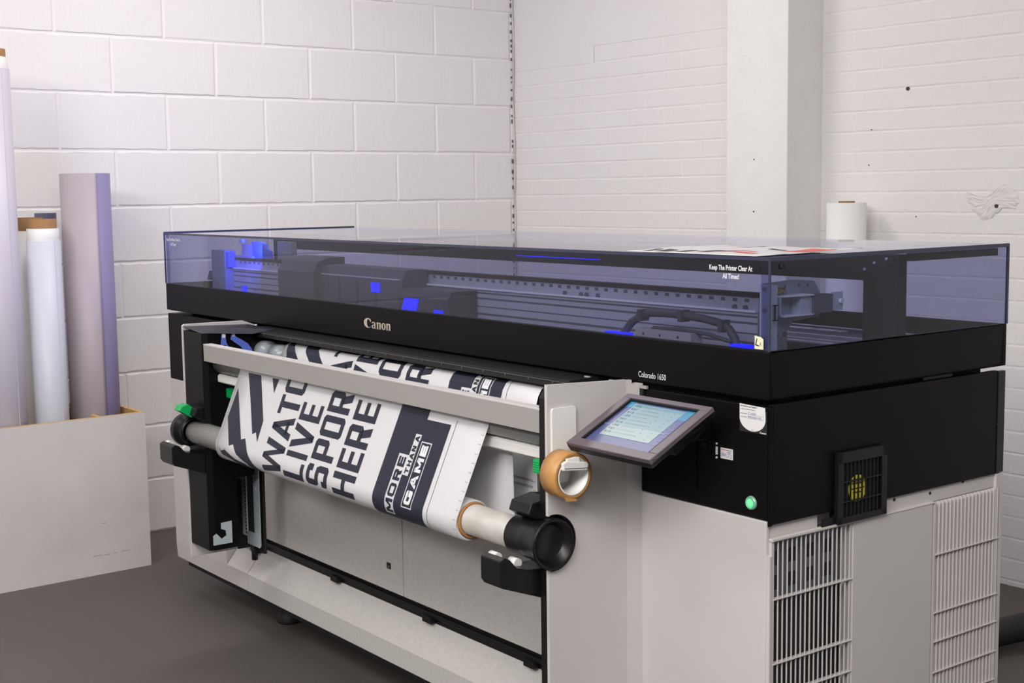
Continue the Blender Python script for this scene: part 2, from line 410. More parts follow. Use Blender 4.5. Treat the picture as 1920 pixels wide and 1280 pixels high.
# chipped patch and drilled holes in the brick wall
def blob(cx, cz, rx, rz, y, n=26, seed=1, amp=.25):
    r = random.Random(seed); pts = []
    for i in range(n):
        t = 2*pi*i/n; k = 1+r.uniform(-amp, amp); pts.append((cx+rx*k*cos(t), cz+rz*k*sin(t)))
    return pts
mb = MB()
pp = blob(2.635, 1.333, .10, .045, 0, 44, 5, .10)+[]
pp = [(x, z+.018*math.sin(x*38)) for x, z in pp]
ctr = (2.635, 1.333)
r = random.Random(9); ringv = []
for k, (sc, d) in enumerate([(1.0, .0028), (.8, .0055), (.55, .0042), (.3, .0060)]):
    ringv.append([(ctr[0]+(p[0]-ctr[0])*sc, -(d+r.uniform(-.0012, .0012)), ctr[1]+(p[1]-ctr[1])*sc) for p in pp])
n = len(pp); v = sum(ringv, []); fs = [(q*n+i, q*n+(i+1) % n, (q+1)*n+(i+1) % n, (q+1)*n+i) for q in range(3) for i in range(n)]+[list(range(3*n, 4*n))]
mb.add(v, fs)
mb.cyl((2.655, -.0052, 1.318), .0065, 1, -.0032, .004, 16, 1)
struct(mb.build('trim_2', [PATCH, DIRT]))
mb = MB()
for (x, z, rr) in [(2.285, 1.74, .007), (2.13, 1.60, .002), (2.12, 1.47, .002), (2.33, 1.28, .002)]:
    mb.cyl((x, -.0035, z), rr, 1, -.0012, .003, 12)
for (x, z, rr) in [(1.735, 1.50, .003), (1.735, 1.30, .0035)]:
    mb.cyl((x, -.2042, z), rr, 1, -.0006, .002, 10)
struct(mb.build('trim_3', DIRT))

# ------------------------------------------------------------------ printer frame of reference
YAW = RAD(-1.4762)
PR = empty('large_format_printer', (3.6277, -2.3010, 0), YAW)
tag(PR, 'long black and light grey wide format printer with tinted blue hood', 'printer')
LN, DP = 2.7955, .7608
Z1, Z2, Z3, Z4 = 1.2646, 1.0897, .9975, .7609
OFF = Vector((3.6277, -2.3010, 0))
def W(u, v, z): return (OFF.x+cos(YAW)*u-sin(YAW)*v, OFF.y+sin(YAW)*u+cos(YAW)*v, z)

# --- hood base band (hollow tray)
mb = MB(); t = .012
mb.box(-LN, 0, 0, t, Z3, Z2).box(-LN, 0, DP-t, DP, Z3, Z2).box(-LN, -LN+t, t, DP-t, Z3, Z2).box(-t, 0, t, DP-t, Z3, Z2)
mb.box(-LN+t, -t, t, DP-t, Z3, Z3+.012)
HB = mb.build('hood_base', BLACK, PR, bevel=.0025)
HB['label'] = 'black band around the foot of the tinted hood'
# --- hood panes
g = .004
def pane(name, b, lab):
    mb = MB(); mb.box(*b); o = mb.build(name, GLASS, PR); o['label'] = lab; return o
pane('hood_pane', (-LN+.002, -.002, .001, .001+g, Z2, Z1-.006), 'front tinted pane of the hood')
pane('hood_pane', (-.001-g, -.001, .006, DP-.006, Z2, Z1-.006), 'right end tinted pane of the hood')
pane('hood_pane', (-LN+.001, -LN+.001+g, .006, DP-.006, Z2, Z1-.006), 'left end tinted pane of the hood')
pane('hood_pane', (-LN+.002, -.002, DP-.001-g, DP-.001, Z2, Z1-.006), 'rear tinted pane of the hood')
pane('hood_lid', (-LN, 0, 0, DP, Z1-.005, Z1), 'tinted top sheet of the hood')
EDGE = mat('dark acrylic edge', (.035, .038, .075), .25)
mb = MB()
mb.box(-LN-.002, -LN+.005, 0, DP, Z1-.007, Z1+.0035).box(-.004, .001, 0, DP, Z1-.007, Z1+.001)
mb.box(-LN, 0, -.001, .003, Z1-.006, Z1+.0003)
mb.box(-.004, .0012, DP-.004, DP+.001, Z2, Z1).box(-LN-.001, -LN+.003, -.001, .003, Z2, Z1)
mb.build('pane_edging', EDGE, PR)
mb = MB()
mb.box(-.0025, .0012, -.0012, .0025, Z2, Z1)
mb.build('corner_seam', EDGE, PR)
mb = MB(); mb.box(-LN+.005, -LN+.024, .0055, .0085, Z2, Z1-.006); mb.build('corner_angle', GLASS, PR)
mb = MB(); mb.box(-.026, -.006, .0055, .0075, Z2, Z1-.006); mb.build('corner_angle', GLASS, PR)
# --- inner hood frame
mb = MB()
mb.box(-LN+.04, -.018, .405, .425, 1.198, 1.252)
mb.box(-.105, -.018, .400, .430, Z3+.012, 1.254)
mb.box(-LN+.04, -LN+.125, .400, .430, Z3+.012, 1.254)
mb.box(-.018, -.007, .425, DP-.03, 1.240, 1.256)
mb.build('hood_frame', DARK, PR, bevel=.001)
mb = MB(); mb.cyl((-.03, .40, 1.238), .008, 1, -.016, 0, 16); mb.build('frame_knob', BLACKP, PR, bevel=.002)
mb = MB()
for (u, z) in [(-.075, 1.236), (-.045, 1.245), (-.10, 1.222)]: mb.cyl((u, .400, z), .0028, 1, -.004, 0, 10)
split_build(mb, 'frame_screw', STEEL, PR)
# catch clips on the panes
mb = MB(); mb.box(.0002, .0016, .012, .016, 1.147, 1.176).box(.0002, .0016, .008, .022, 1.1745, 1.1765).box(.0002, .0016, .008, .022, 1.1465, 1.1485)
mb.cyl((.0005, .034, 1.247), .0055, 0, -.002, .003, 16)
split_build(mb, 'pane_clip', DARK, PR)
# --- gantry beam
mb = MB()
U0, U1 = -2.645, -.165; V0 = .150
mb.box(U0, U1, V0, .235, 1.020, 1.172, 0)
mb.box(U0, U1, V0-.004, V0, 1.058, 1.145, 0)
mb.box(U0, U1, V0-.010, V0-.004, 1.143, 1.1475, 2)     # bright lip
mb.box(U0, U1, V0-.006, V0+.02, 1.1745, 1.182, 3)      # black rail on top
for z0, z1 in [(1.132, 1.136), (1.118, 1.1225), (1.098, 1.101), (1.078, 1.083), (1.064, 1.067)]: mb.box(U0+.03, U1, V0-.0045, V0-.0035, z0, z1, 1)
u = U0+.13
while u < U1-.02:
    mb.box(u, u+.012, V0-.0006, V0+.001, 1.1625, 1.1695, 1); u += .0335
for u in [-.78, -.72, -.70, -.66, -.23, -.20]: mb.cyl((u, V0-.003, 1.1505), .006, 1, -.001, .004, 12, 1)
mb.build('gantry_beam', [ALU, ALUD, WTXT, DARK], PR)
# lower front rail
mb = MB(); mb.box(-2.6, -.17, .085, .105, 1.02, 1.075, 0).box(-2.6, -.17, .083, .085, 1.071, 1.075, 1); mb.build('media_rail', [ALUD, WTXT], PR)
# left end block and brackets
mb = MB()
mb.box(-2.665, -2.56, .115, .150, 1.045, 1.206, 0).box(-2.69, -2.66, .13, .2, 1.09, 1.160, 1).prism([(.12, 1.10), (.16, 1.10), (.16, 1.13), (.13, 1.13)], 0, -2.72, -2.69, 1)
mb.box(-2.56, -2.545, .12, .150, 1.148, 1.200, 2)
mb.build('left_gantry_bracket', [STEELD, ALUD, BLUEG], PR, bevel=.001)
mb = MB()
mb.box(-2.50, -2.42, .15, .21, 1.182, 1.228, 0).cyl((-2.485, .15, 1.232), .012, 2, 0, .012, 16, 0)
mb.box(-2.53, -2.40, .14, .20, 1.182, 1.190, 0)
mb.build('drive_motor', STEELD, PR, bevel=.001)
mb = MB(); mb.prism([(-2.415, 1.184), (-2.28, 1.184), (-2.285, 1.208), (-2.31, 1.215), (-2.345, 1.238), (-2.415, 1.238)], 1, .146, .156, 0)
mb.build('blue_guard_plate', BLUEM, PR, bevel=.001)
mb = MB(); mb.box(-2.28, -2.185, .17, .19, 1.176, 1.24, 0); mb.build('column_plate', STEELD, PR)
# right end bracket, seen through the end pane
mb = MB()
mb.box(-.052, -.020, .030, .034, Z3+.012, 1.212, 0)                       # front flange
mb.prism([(.034, Z3+.012), (.075, 1.085), (.125, 1.135), (.20, 1.14), (.205, 1.185), (.185, 1.211), (.125, 1.216), (.034, 1.212)], 0, -.056, -.052, 1)
mb.box(-.052, -.030, .062, .066, 1.150, 1.186, 0).box(-.052, -.028, .118, .150, 1.150, 1.186, 0)
mb.box(-.052, -.022, .066, .150, 1.186, 1.188, 2).box(-.052, -.022, .066, .150, 1.148, 1.150, 2)
mb.box(-.052, -.022, .150, .205, 1.150, 1.186, 3)
mb.box(-.030, -.026, .205, .240, 1.152, 1.188, 0)
mb.cyl((-.026, .232, 1.170), .0055, 0, 0, .006, 12, 2)
for (v, z) in [(.045, 1.205), (.045, 1.165), (.075, 1.11), (.10, 1.112)]: mb.cyl((-.052, v, z), .0055, 0, 0, .002, 14, 3)
for (v, z) in [(.10, 1.205), (.14, 1.204), (.165, 1.204)]: mb.cyl((-.052, v, z), .003, 0, 0, .001, 10, 3)
mb.build('right_gantry_bracket', [STEEL, STEELD, WTXT, ALUD], PR, bevel=.0007)
mb = MB(); mb.cyl((-.044, .073, 1.198), .005, 1, -.01, .016, 12, 0); mb.build('brass_fitting', mat('brass', (.55, .40, .12), .3, metal=1), PR)
# corner post front right
mb = MB(); mb.box(-.030, -.008, .008, .012, Z3+.012, 1.212, 0).box(-.012, -.008, .012, .03, Z3+.012, 1.212, 0)
for z in (1.205, 1.165): mb.cyl((-.02, .008, z), .0045, 1, -.0015, 0, 12, 1)
mb.build('corner_post', [STEEL, ALUD], PR)
# platen with bright strips
mb = MB()
mb.box(-2.6, -.12, .435, .745, 1.040, 1.050, 0)
for (v, h, u0, u1) in [(.452, .010, -2.5, -.13), (.500, .005, -2.5, -.13), (.575, .006, -2.5, -.13), (.735, .006, -2.5, -.13)]: mb.box(u0, u1, v, v+h, 1.050, 1.0515, 1)
for (u0, u1) in [(-2.5, -.40), (-.43+.04, -.375), (-.47, -.46)]: mb.box(u0, u1, .66, .685, 1.050, 1.0515, 1)
mb.build('print_platen', [mat('dark blue platen', (.030, .030, .070), .3), WTXT], PR)
# --- print carriage (parked where the photograph catches it)
CA = MB()
prof = [(.035, 1.02), (.035, 1.165), (.052, 1.194), (.085, 1.206), (.142, 1.206), (.142, 1.02)]
CA.prism(prof, 0, -2.02, -1.80, 0)
CA.prism([(.060, 1.02), (.060, 1.155), (.075, 1.186), (.142, 1.186), (.142, 1.02)], 0, -1.80, -1.36, 1)
CA.prism([(.050, 1.02), (.050, 1.120), (.065, 1.140), (.142, 1.140), (.142, 1.02)], 0, -1.36, -1.13, 2)
for u in (-1.70, -1.60, -1.50): CA.box(u, u+.012, .0585, .0605, 1.03, 1.15, 2)
CA.box(-1.795, -1.37, .0588, .0605, 1.158, 1.162, 3)
CR = CA.build('print_carriage', [BRONZE, mat('grey brown carriage body', (.085, .078, .088), .45), mat('dark carriage chassis', (.045, .040, .050), .5), ALU], PR, bevel=.003)
mb = MB(); mb.box(-1.512, -1.470, .0555, .0600, 1.122, 1.148, 0); mb.build('curing_lamp', BLUEL, PR)
mb = MB(); mb.prism([(-1.342, 1.083), (-1.275, 1.083), (-1.262, 1.116), (-1.325, 1.116)], 1, .0455, .050, 0); mb.build('curing_lamp', BLUEL, PR)
mb = MB(); mb.box(-1.19, -1.15, .0465, .050, 1.084, 1.092, 0); mb.build('curing_lamp', BLUEL, PR)
mb = MB(); mb.box(-1.30, -.95, .398, .404, 1.2135, 1.2150, 0); mb.build('status_light', BLUEL, PR)
mb = MB(); mb.box(-.50, -.43, .03, .05, 1.082, 1.090, 0).box(-.13, -.085, .03, .05, 1.083, 1.092, 0); split_build(mb, 'platen_light', BLUEL, PR)
mb = MB(); mb.box(-2.26, -2.23, .028, .034, 1.083, 1.105, 0); mb.build('indicator_light', BLUEL, PR)
# cable loom
mb = MB()
loom = [(-.475, .05, 1.06), (-.462, .05, 1.085), (-.435, .05, 1.112), (-.405, .05, 1.128), (-.375, .05, 1.136), (-.33, .05, 1.138), (-.27, .05, 1.137), (-.22, .05, 1.134), (-.175, .05, 1.128), (-.15, .05, 1.118), (-.135, .05, 1.10), (-.128, .05, 1.08), (-.125, .05, 1.03)]
mb.tube(loom, .0085, 12)
mb.tube([(-.39, .045, 1.05), (-.385, .045, 1.092), (-.36, .045, 1.106), (-.28, .045, 1.108), (-.20, .045, 1.104), (-.14, .045, 1.094)], .004, 10)
for (u, z) in [(-.278, 1.136), (-.40, 1.130), (-.165, 1.123)]: mb.box(u-.006, u+.006, .038, .062, z-.012, z+.012)
mb.build('cable_loom', mat('grey braided loom', (.045, .048, .055), .6), PR)
mb = MB(); mb.box(-.400, -.235, .028, .060, 1.04, 1.104, 0)
for u in (-.375, -.325, -.272): mb.cyl((u, .028, 1.094), .003, 1, -.001, 0, 10, 1)
mb.build('service_bracket', [GREY, DARK], PR, bevel=.001)

# --- lettering on the hood
def front(u0=0, d=.0006):     # map on the printer's front plane
    return lambda x, y: (x, -d, y)
mb = MB(); text_fit(mb, 'Colorado 1650', front(), -.3590, -.2770, 1.0060, 1.0180); 
o = mb.build('model_name', WTXT, PR); o['label'] = 'white model lettering on the black band'
o.data.transform(Matrix.Translation((0, 0, .0015)))
def keep_text(u0, lab):
    mb = MB(); text_fit(mb, 'Keep The Printer Clear At', front(d=.0004), u0, u0+.112, 1.2345, 1.2475, bold=.02)
    text_fit(mb, 'All Times!', front(d=.0004), u0+.035, u0+.078, 1.2215, 1.2315, bold=.02)
    o = mb.build('pane_lettering', WTXT, PR); o['label'] = lab
keep_text(-.155, 'white words Keep The Printer Clear At All Times at the right of the front pane')
keep_text(-2.772, 'white words Keep The Printer Clear At All Times at the left of the front pane')
# serif maker's logo drawn with thick and thin strokes
def ell(cx, cy, rx, ry, n=28, a0=0, a1=2*pi): return [(cx+rx*cos(a0+(a1-a0)*i/n), cy+ry*sin(a0+(a1-a0)*i/n)) for i in range(n+1)]
def crescent(cx, cy, rx, ry, ix, iy, dx, dy, a0, a1, n=26):
    o = ell(cx, cy, rx, ry, n, a0, a1); i = ell(cx+dx, cy+dy, ix, iy, n, a0, a1)
    return [[o[k], o[k+1], i[k+1], i[k]] for k in range(n)]
def logo_loops():
    L = []
    # C
    L += crescent(.16, .50, .16, .50, .080, .44, .040, .0, RAD(58), RAD(312))
    L += [[(.165, .985), (.20, .93), (.262, .96), (.285, .64), (.262, .62), (.225, .80), (.175, .92)]]
    # a
    x = .305
    L += [[(x+.095, .58), (x+.145, .58), (x+.145, .05), (x+.17, 0), (x+.125, 0), (x+.095, .07)]]
    L += [[(x+.005, .52), (x+.02, .62), (x+.06, .68), (x+.10, .68), (x+.145, .58), (x+.10, .58), (x+.07, .63), (x+.045, .52)]]
    L += crescent(x+.06, .19, .06, .19, .028, .13, .012, 0, 0, 2*pi)
    L += [[(x+.05, .33), (x+.10, .42), (x+.10, .36), (x+.06, .30)]]
    def n_(x):
        return [[(x+.02, 0), (x+.07, 0), (x+.07, .70), (x, .62), (x, .58), (x+.02, .60)], [(x+.05, .52), (x+.10, .66), (x+.14, .68), (x+.165, .60), (x+.165, 0), (x+.115, 0), (x+.115, .50), (x+.10, .58), (x+.07, .50)],
                [(x, 0), (x+.09, 0), (x+.09, .035), (x, .035)], [(x+.10, 0), (x+.185, 0), (x+.185, .035), (x+.10, .035)]]
    L += n_(.487)
    L += crescent(.762, .34, .082, .350, .028, .27, .004, 0, 0, 2*pi)
    L += n_(.852)
    return L
mb = MB(); k = 1/1.037
mb.polys(logo_loops(), lambda x, y: (-1.459+x*k*.137, -.0008, 1.0315+y*.0265-x*0))
o = mb.build('maker_logo', LOGO, PR, fix=False); o['label'] = 'pale gold serif maker lettering on the black band'
# cream label at the hood corner
mb = MB(); mb.polys([[(-.036, 1.093), (-.014, 1.093), (-.014, 1.112), (-.020, 1.116), (-.036, 1.118)]], lambda x, y: (x, -.0006, y), 0)
mb.polys(stroke([(-.030, 1.113), (-.033, 1.101), (-.0245, 1.099)], .0022)+stroke([(-.021, 1.106), (-.0215, 1.100)], .0013), lambda x, y: (x, -.0011, y), 1)
o = mb.build('hood_label', [CREAM, BPRINT], PR, fix=False); o['label'] = 'cream label marked L1 at the hood corner'

# --- upper black covers
mb = MB()
mb.box(-.356, -.004, .001, .012, .768, .985).box(-.356, -.001, .012, DP-.004, .760, .975)
mb.box(-.012, .0, .012, DP-.03, Z4-.002, .989).box(-.004, .001, .002, .012, Z4-.004, .985)
o = mb.build('upper_cover', BLACK, PR, bevel=.002); o['label'] = 'black upper cover at the right end'
mb = MB(); mb.box(-.010, .001, DP-.028, DP-.002, Z4, .987).box(-.010, .0015, DP-.030, DP-.002, .868, .871); mb.build('rear_corner_trim', BLACKP, PR, bevel=.001)
mb = MB(); mb.box(-LN+.006, -2.112, .001, DP-.004, .757, .986)
o = mb.build('upper_cover', BLACK, PR, bevel=.002); o['label'] = 'black upper cover at the left end'
# neck between the covers and the hood, set back
mb = MB(); mb.box(-LN+.10, -.03, .05, DP-.05, .975, Z3, 0)
mb.box(-.03, -.024, .50, .60, .986, .992, 1)
mb.build('hood_neck', [DARK, STEELD], PR)
# access panel + small things on the right cover
mb = MB(); mb.box(-.338, -.190, -.0012, .001, .798, .935); mb.build('access_panel', BLACK, PR, bevel=.0008)
mb = MB(); mb.cyl((-.168, .001, .892), .006, 1, -.003, 0, 16); mb.cyl((-.168, .001, .892), .0035, 1, -.004, -.002, 12); mb.build('cover_button', BLACKP, PR)
mb = MB(); mb.box(-.1365, -.1325, -.001, .001, .877, .8925, 0)
for z in (.8985, .871): mb.cyl((-.1345, .001, z), .0022, 1, -.002, 0, 12, 0)
mb.build('serial_port', WTXT, PR)
def small_label():
    mb = MB(); mb.box(-.1235, -.0915, -.0004, .0012, .8715, .8925, 0)
    f = lambda x, y: (x, -.0008, y)
    text_fit(mb, 'Canon', f, -.122, -.108, .8885, .8912, 1, .02); text_fit(mb, 'asset register', f, -.107, -.093, .8878, .8905, 2, .02); text_fit(mb, 'Tested', f, -.105, -.096, .8845, .8868, 2, .02)
    mb.polys(rect(-.1065, -.1062, .872, .886), f, 2)
    mb.polys(stroke([(-.121, .876), (-.119, .883), (-.117, .876), (-.115, .883), (-.113, .877), (-.110, .882), (-.109, .876)], .0009), f, 3)
    mb.polys(stroke([(-.104, .883), (-.100, .882), (-.102, .876), (-.105, .875)], .0009)+stroke([(-.098, .882), (-.094, .881), (-.097, .875), (-.093, .875)], .0009), f, 3)
    o = mb.build('small_sticker', [STICK, REDP, BPRINT, PEN], PR, fix=False); o['label'] = 'small white sticker with pen marks'
small_label()
def service_label():
    u0, u1, z0, z1 = -.0735, -.0045, .935, .9875
    mb = MB(); mb.box(u0, u1, -.0003, .001, .9325, .9755, 0)
    f = lambda x, y: (x, -.0009, y)
    loop = [(u0, .9855), (u0, .959)]+[(-.0405+.033*cos(t), .9600+.0250*sin(t)) for t in [pi+pi*i/24 for i in range(25)]]+[(-.0075, .966), (-.0085, .9835)]
    mb.polys([loop], lambda x, y: (x, -.0006, y), 1)
    text_fit(mb, 'For Service and Support', f, u0+.003, u0+.045, .9790, .9832, 2, .02)
    text_fit(mb, 'http://www.canon.com/support', f, u0+.003, u0+.041, .9745, .9770, 2, .01)
    text_fit(mb, 'Machine model', f, u0+.003, u0+.019, .9665, .9685, 2, .01); text_fit(mb, 'Serial number', f, u0+.003, u0+.019, .9600, .9620, 2, .01)
    mb.polys(rect(u0+.020, u0+.061, .9660, .9663)+rect(u0+.020, u0+.061, .9592, .9595), f, 2)
    text_fit(mb, 'C1650', f, u0+.022, u0+.042, .9668, .9708, 3); text_fit(mb, '990200195', f, u0+.021, u0+.056, .9602, .9640, 3)
    text_fit(mb, 'c', f, -.042, -.0395, .9368, .9395, 2)
    text_fit(mb, 'Canon', lambda x, y: (x, -.0010, y), -.0215, -.0055, .9335, .9370, 1, .03)
    o = mb.build('service_sticker', [BPRINT, STICK, BPRINT, PEN], PR, fix=False); o['label'] = 'rounded white service and support sticker with handwriting'
service_label()
# power button
PB = MB(); PB.lathe([(.0001, -.006), (.0085, -.006), (.0095, -.004), (.0095, 0)], (-.042, 0, .797), 1, 32, 0)
PBo = PB.build('power_button', mat('green power light', (.1, .5, .22), .4, emit=.75, ecol=(.06, .85, .25)), PR)
mb = MB(); mb.lathe([(.0095, -.0045), (.0095, -.0055), (.0125, -.0045), (.0135, 0)], (-.042, 0, .797), 1, 32, 0); mb.build('button_ring', mat('green tinged ring', (.25, .5, .38), .35, metal=.3), PBo)
mb = MB(); mb.polys(stroke(ell(-.042, .797, .0042, .0042, 20)[:-1], .0009, True)+rect(-.0425, -.0415, .7965, .803), lambda x, y: (x, -.0063, y)); mb.build('power_symbol', WTXT, PBo, fix=False)
# fan grille on the right side
mb = MB(); v0, v1, z0, z1 = .190, .340, .733, .875; e = .0135
mb.box(.0, .010, v0, v1, z1-.022, z1).box(.0, .010, v0, v1, z0, z0+.012).box(.0, .010, v0, v0+.016, z0, z1).box(.0, .010, v1-.016, v1, z0, z1)
for i in range(9):
    v = v0+.016+(v1-v0-.032)*(i+1)/10; mb.box(.006, .009, v-.0016, v+.0016, z0+.01, z1-.02)
for z in (.775, .815): mb.box(.004, .0095, v0+.014, v1-.014, z-.0015, z+.0015)
mb.box(.0, .004, .150, .190, .733, .7475)
FG = mb.build('fan_grille', BLACKP, PR, bevel=.0008)
mb = MB(); mb.box(-.02, .0006, v0+.01, v1-.01, z0+.008, z1-.015, 0); mb.build('fan_recess', DARK, FG)
mb = MB(); mb.cyl((0, .258, .796), .027, 0, .0006, .0022, 30, 0)
for (z, a, b) in [(.806, .242, .274), (.796, .238, .278), (.788, .243, .272)]: mb.box(.0022, .0026, a, b, z-.0012, z+.0012, 1)
mb.build('fan_hub', [YELF, BPRINT], FG)
# --- white lower cabinet, right end
mb = MB()
mb.box(-.354, -.006, .001, .012, .05, .7665)
o = mb.build('cabinet_door', WHITE, PR, bevel=.003); o['label'] = 'plain light grey front door at the right end'
mb = MB(); mb.box(-.354, -.034, .03, DP-.01, .05, .757); mb.box(-.034, -.012, .250, DP-.01, .05, .757)
mb.box(-.034, -.010, .012, .018, .05, .757)
mb.build('cabinet_body', WHITE, PR)
mb = MB(); mb.box(-.013, -.008, .012, .150, .728, .758).box(-.010, -.006, .35, DP-.006, .728, .760)
mb.box(-.012, .0, .735, DP, .05, .758)
mb.box(-.012, .001, .004, .012, .05, .7)
for v, z in [(.385, .752), (.505, .748), (.62, .757), (.655, .760)]: mb.cyl((-.006, v, z), .0035, 0, -.001, .0015, 12, 1)
mb.build('side_sheet', [WHITE, DARK], PR, bevel=.001)
mb = MB(); mb.box(-.008, .001, .247, .508, .05, .728); mb.box(-.006, .004, .008, .247, .7265, .7335).box(-.008, .002, .245, .512, .725, .730)
o = mb.build('side_panel', WHITE, PR, bevel=.002); o['label'] = 'plain light grey panel between the two grilles'
def grille(name, va, vb, back, lab, cross, n):
    mb = MB()
    mb.box(-.014, .001, va, va+.004, .05, .727, 0).box(-.014, .0, vb-.003, vb, .05, .727, 0)
    for i in range(n):
        v = va+.006+(vb-va-.012)*i/(n-1); mb.box(-.0020 if not back else -.0075, .001, v-.0007, v+.0007, .05, .727, 0)
    for z in cross: mb.prism([(-.0075, z-.0016), (.0030, z-.0014), (.0030, z+.0004), (-.0075, z+.0010)], 1, va+.004, vb-.001, 0)
    if back: mb.box(-.016, -.007, va, vb, .05, .727, 0)
    o = mb.build(name, [WHITE], PR, fix=True); o['label'] = lab
    return o
cz = [.614, .487, .423, .355, .29, .22, .15]
grille('air_grille', .010, .245, False, 'front air grille of light grey slats with a dark recess', cz, 18)
grille('air_grille', .512, .748, True, 'rear air grille of light grey slats over a light backing', cz, 18)
mb = MB(); mb.box(-.0335, -.030, .019, .246, .05, .727, 0)
for i in range(4):
    for j in range(2): mb.box(-.030, -.029, .035+.052*i, .060+.052*i, .62+.048*j, .648+.048*j, 1)
mb.box(-.030, -.0295, .019, .246, .605, .727, 2)
mb.build('grille_recess', [DARK, DARK, ALUD], PR)
# --- left cabinet and kick plates
mb = MB(); mb.prism([(.0, .168), (.0, .757), (DP-.01, .757), (DP-.01, .115), (.003, .115)], 0, -LN, -2.385, 0)
mb.box(-2.385, -2.22, .03, DP-.01, .25, .757)
o = mb.build('left_cabinet', WHITE, PR, bevel=.0015); o['label'] = 'light grey lower cabinet at the left end'
kp = [(.0, .118), (.0, .175), (.062, .252), (.085, .252), (.085, .118)]
mb = MB(); mb.prism(kp, 0, -2.382, -2.235, 0); o = mb.build('corner_kick_plate', WHITE, PR, bevel=.001); o['label'] = 'short light grey kick plate at the left corner'
mb = MB(); mb.prism(kp, 0, -2.232, -.356, 0); o = mb.build('kick_plate', WHITED, PR, bevel=.001); o['label'] = 'long light grey kick plate under the front'
mb = MB(); mb.box(-LN+.03, -.05, .03, DP-.04, .085, .118); mb.build('chassis', DARK, PR)
# feet
for k, (u, v) in enumerate([(-2.20, .13), (-.20, .14), (-2.20, .62), (-.20, .62)]):
    mb = MB(); mb.lathe([(.0001, 0), (.040, 0), (.042, .006), (.036, .045), (.0001, .045)], (u, v, 0), 2, 28, 0).cyl((u, v, 0), .010, 2, .045, .10, 14, 1)
    mb.build('levelling_foot', [RUB, STEEL], PR)
# rail and back panels
mb = MB(); mb.box(-2.235, -.356, .060, .085, .246, .300, 0).box(-2.235, -.356, .048, .060, .268, .280, 0)
for u in (-1.74, -1.245, -.80): mb.box(u-.02, u+.02, .040, .060, .252, .270, 0)
mb.box(-2.26, -2.235, .03, .085, .235, .30, 0)
mb.build('front_rail', BLACKP, PR, bevel=.001)
mb = MB(); mb.box(-2.218, -1.372, .050, .070, .292, .80); o = mb.build('back_panel', WHITED, PR, bevel=.001); o['label'] = 'left light grey panel behind the take-up roll'
mb = MB(); mb.box(-1.368, -.360, .050, .070, .292, .80); o = mb.build('back_panel', WHITED, PR, bevel=.001); o['label'] = 'right light grey panel behind the take-up roll'
mb = MB(); mb.box(-1.453, -1.433, .0485, .0505, .355, .372, 0); mb.box(-1.448, -1.438, .0482, .0487, .357, .365, 1); mb.build('sensor_window', [DARK, ALUD], PR)
mb = MB(); mb.box(-2.11, -.36, .071, .09, .28, .975); mb.build('inner_back', DARK, PR)
mb = MB(); mb.box(-2.236, -2.219, .045, .07, .292, .80).box(-.372, -.357, .02, .07, .118, .80); split_build(mb, 'dark_post', BLACKP, PR)
# --- pylons
mb = MB()
mb.prism([(-2.106, -.240), (-1.980, -.240), (-1.970, -.225), (-1.970, -.090), (-2.106, -.05)], 2, .555, .993, 0)
mb.prism([(-2.106, -.240), (-1.980, -.240), (-1.970, -.225), (-1.970, -.150), (-2.106, -.10)], 2, .345, .555, 0)
PYL = mb.build('left_pylon', BLACK, PR, bevel=.001); PYL['label'] = 'black upright at the left of the paper take-up'
mb = MB()   # sloping cap of the left pylon
mb.add([(-2.106, -.242, 1.005), (-1.978, -.242, .993), (-1.968, -.225, .993), (-1.93, -.100, .985), (-1.93, -.03, .994), (-2.106, -.03, .997), (-2.00, -.16, 1.004)],
       [(0, 1, 6), (1, 2, 6), (2, 3, 6), (3, 4, 6), (4, 5, 6), (5, 0, 6), (0, 5, 4, 3, 2, 1)])
mb.build('pylon_cap', mat('satin dark grey plastic', (.020, .019, .024), .4, spec=.3), PYL)
mb = MB(); mb.prism([(-.242, .30), (-.242, 1.006), (-.236, 1.0105), (-.045, 1.0085), (0.0, .992), (0.0, .30)], 0, -2.116, -2.107, 0)
mb.build('pylon_skin', WHITE, PYL, bevel=.001)
# right pylon with a round notch for the core holder
cy, czz, rr = -.232, .694, .0565
arc = []
for i in range(25):
    a = RAD(100)-RAD(200)*i/24
    arc.append((cy+rr*cos(a), czz+rr*sin(a)))
arc = [p for p in arc if p[0] > -.2435]
poly = [(-.244, 1.0135), (-.244, arc[0][1])]+arc+[(-.244, arc[-1][1]), (-.244, .118), (-.036, .118), (-.036, 1.0045)]
mb = MB(); mb.prism(poly, 0, -.366, -.358, 0)
mb.prism([(-.366, -.036), (-.358, -.036), (-.351, .004), (-.372, .004)], 2, .118, .994, 0)
mb.prism([(-.366, -.036), (-.358, -.036), (-.356, -.022), (-.366, -.022)], 2, .99, 1.003, 0)
RP = mb.build('right_pylon', WHITE, PR, bevel=.0012); RP['label'] = 'light grey upright at the right of the paper take-up'
mb = MB()
cp = [(-.243, 1.003), (-.243, .757)]+[(-.243, .757), (-.205, .757), (-.17, .735), (-.165, .694), (-.17, .655), (-.205, .633), (-.243, .633)]+[(-.243, .118), (-.03, .118), (-.03, 1.00)]
mb.prism([(-.242, .985), (-.230, 1.003), (-.05, 1.0), (-.05, .757), (-.243, .757)], 0, -.386, -.366, 0)
mb.prism([(-.243, .633), (-.05, .633), (-.05, .118), (-.243, .118)], 0, -.386, -.366, 0)
mb.box(-.386, -.366, -.165, -.05, .63, .76)
mb.build('pylon_core', BLACKP, RP)
mb = MB(); mb.lathe([(rr-.001, -.010), (rr-.001, .0006), (rr+.0015, .0010), (rr+.0015, -.008)], (-.3585, cy, czz), 0, 48, 0, True, RAD(-98), RAD(98))
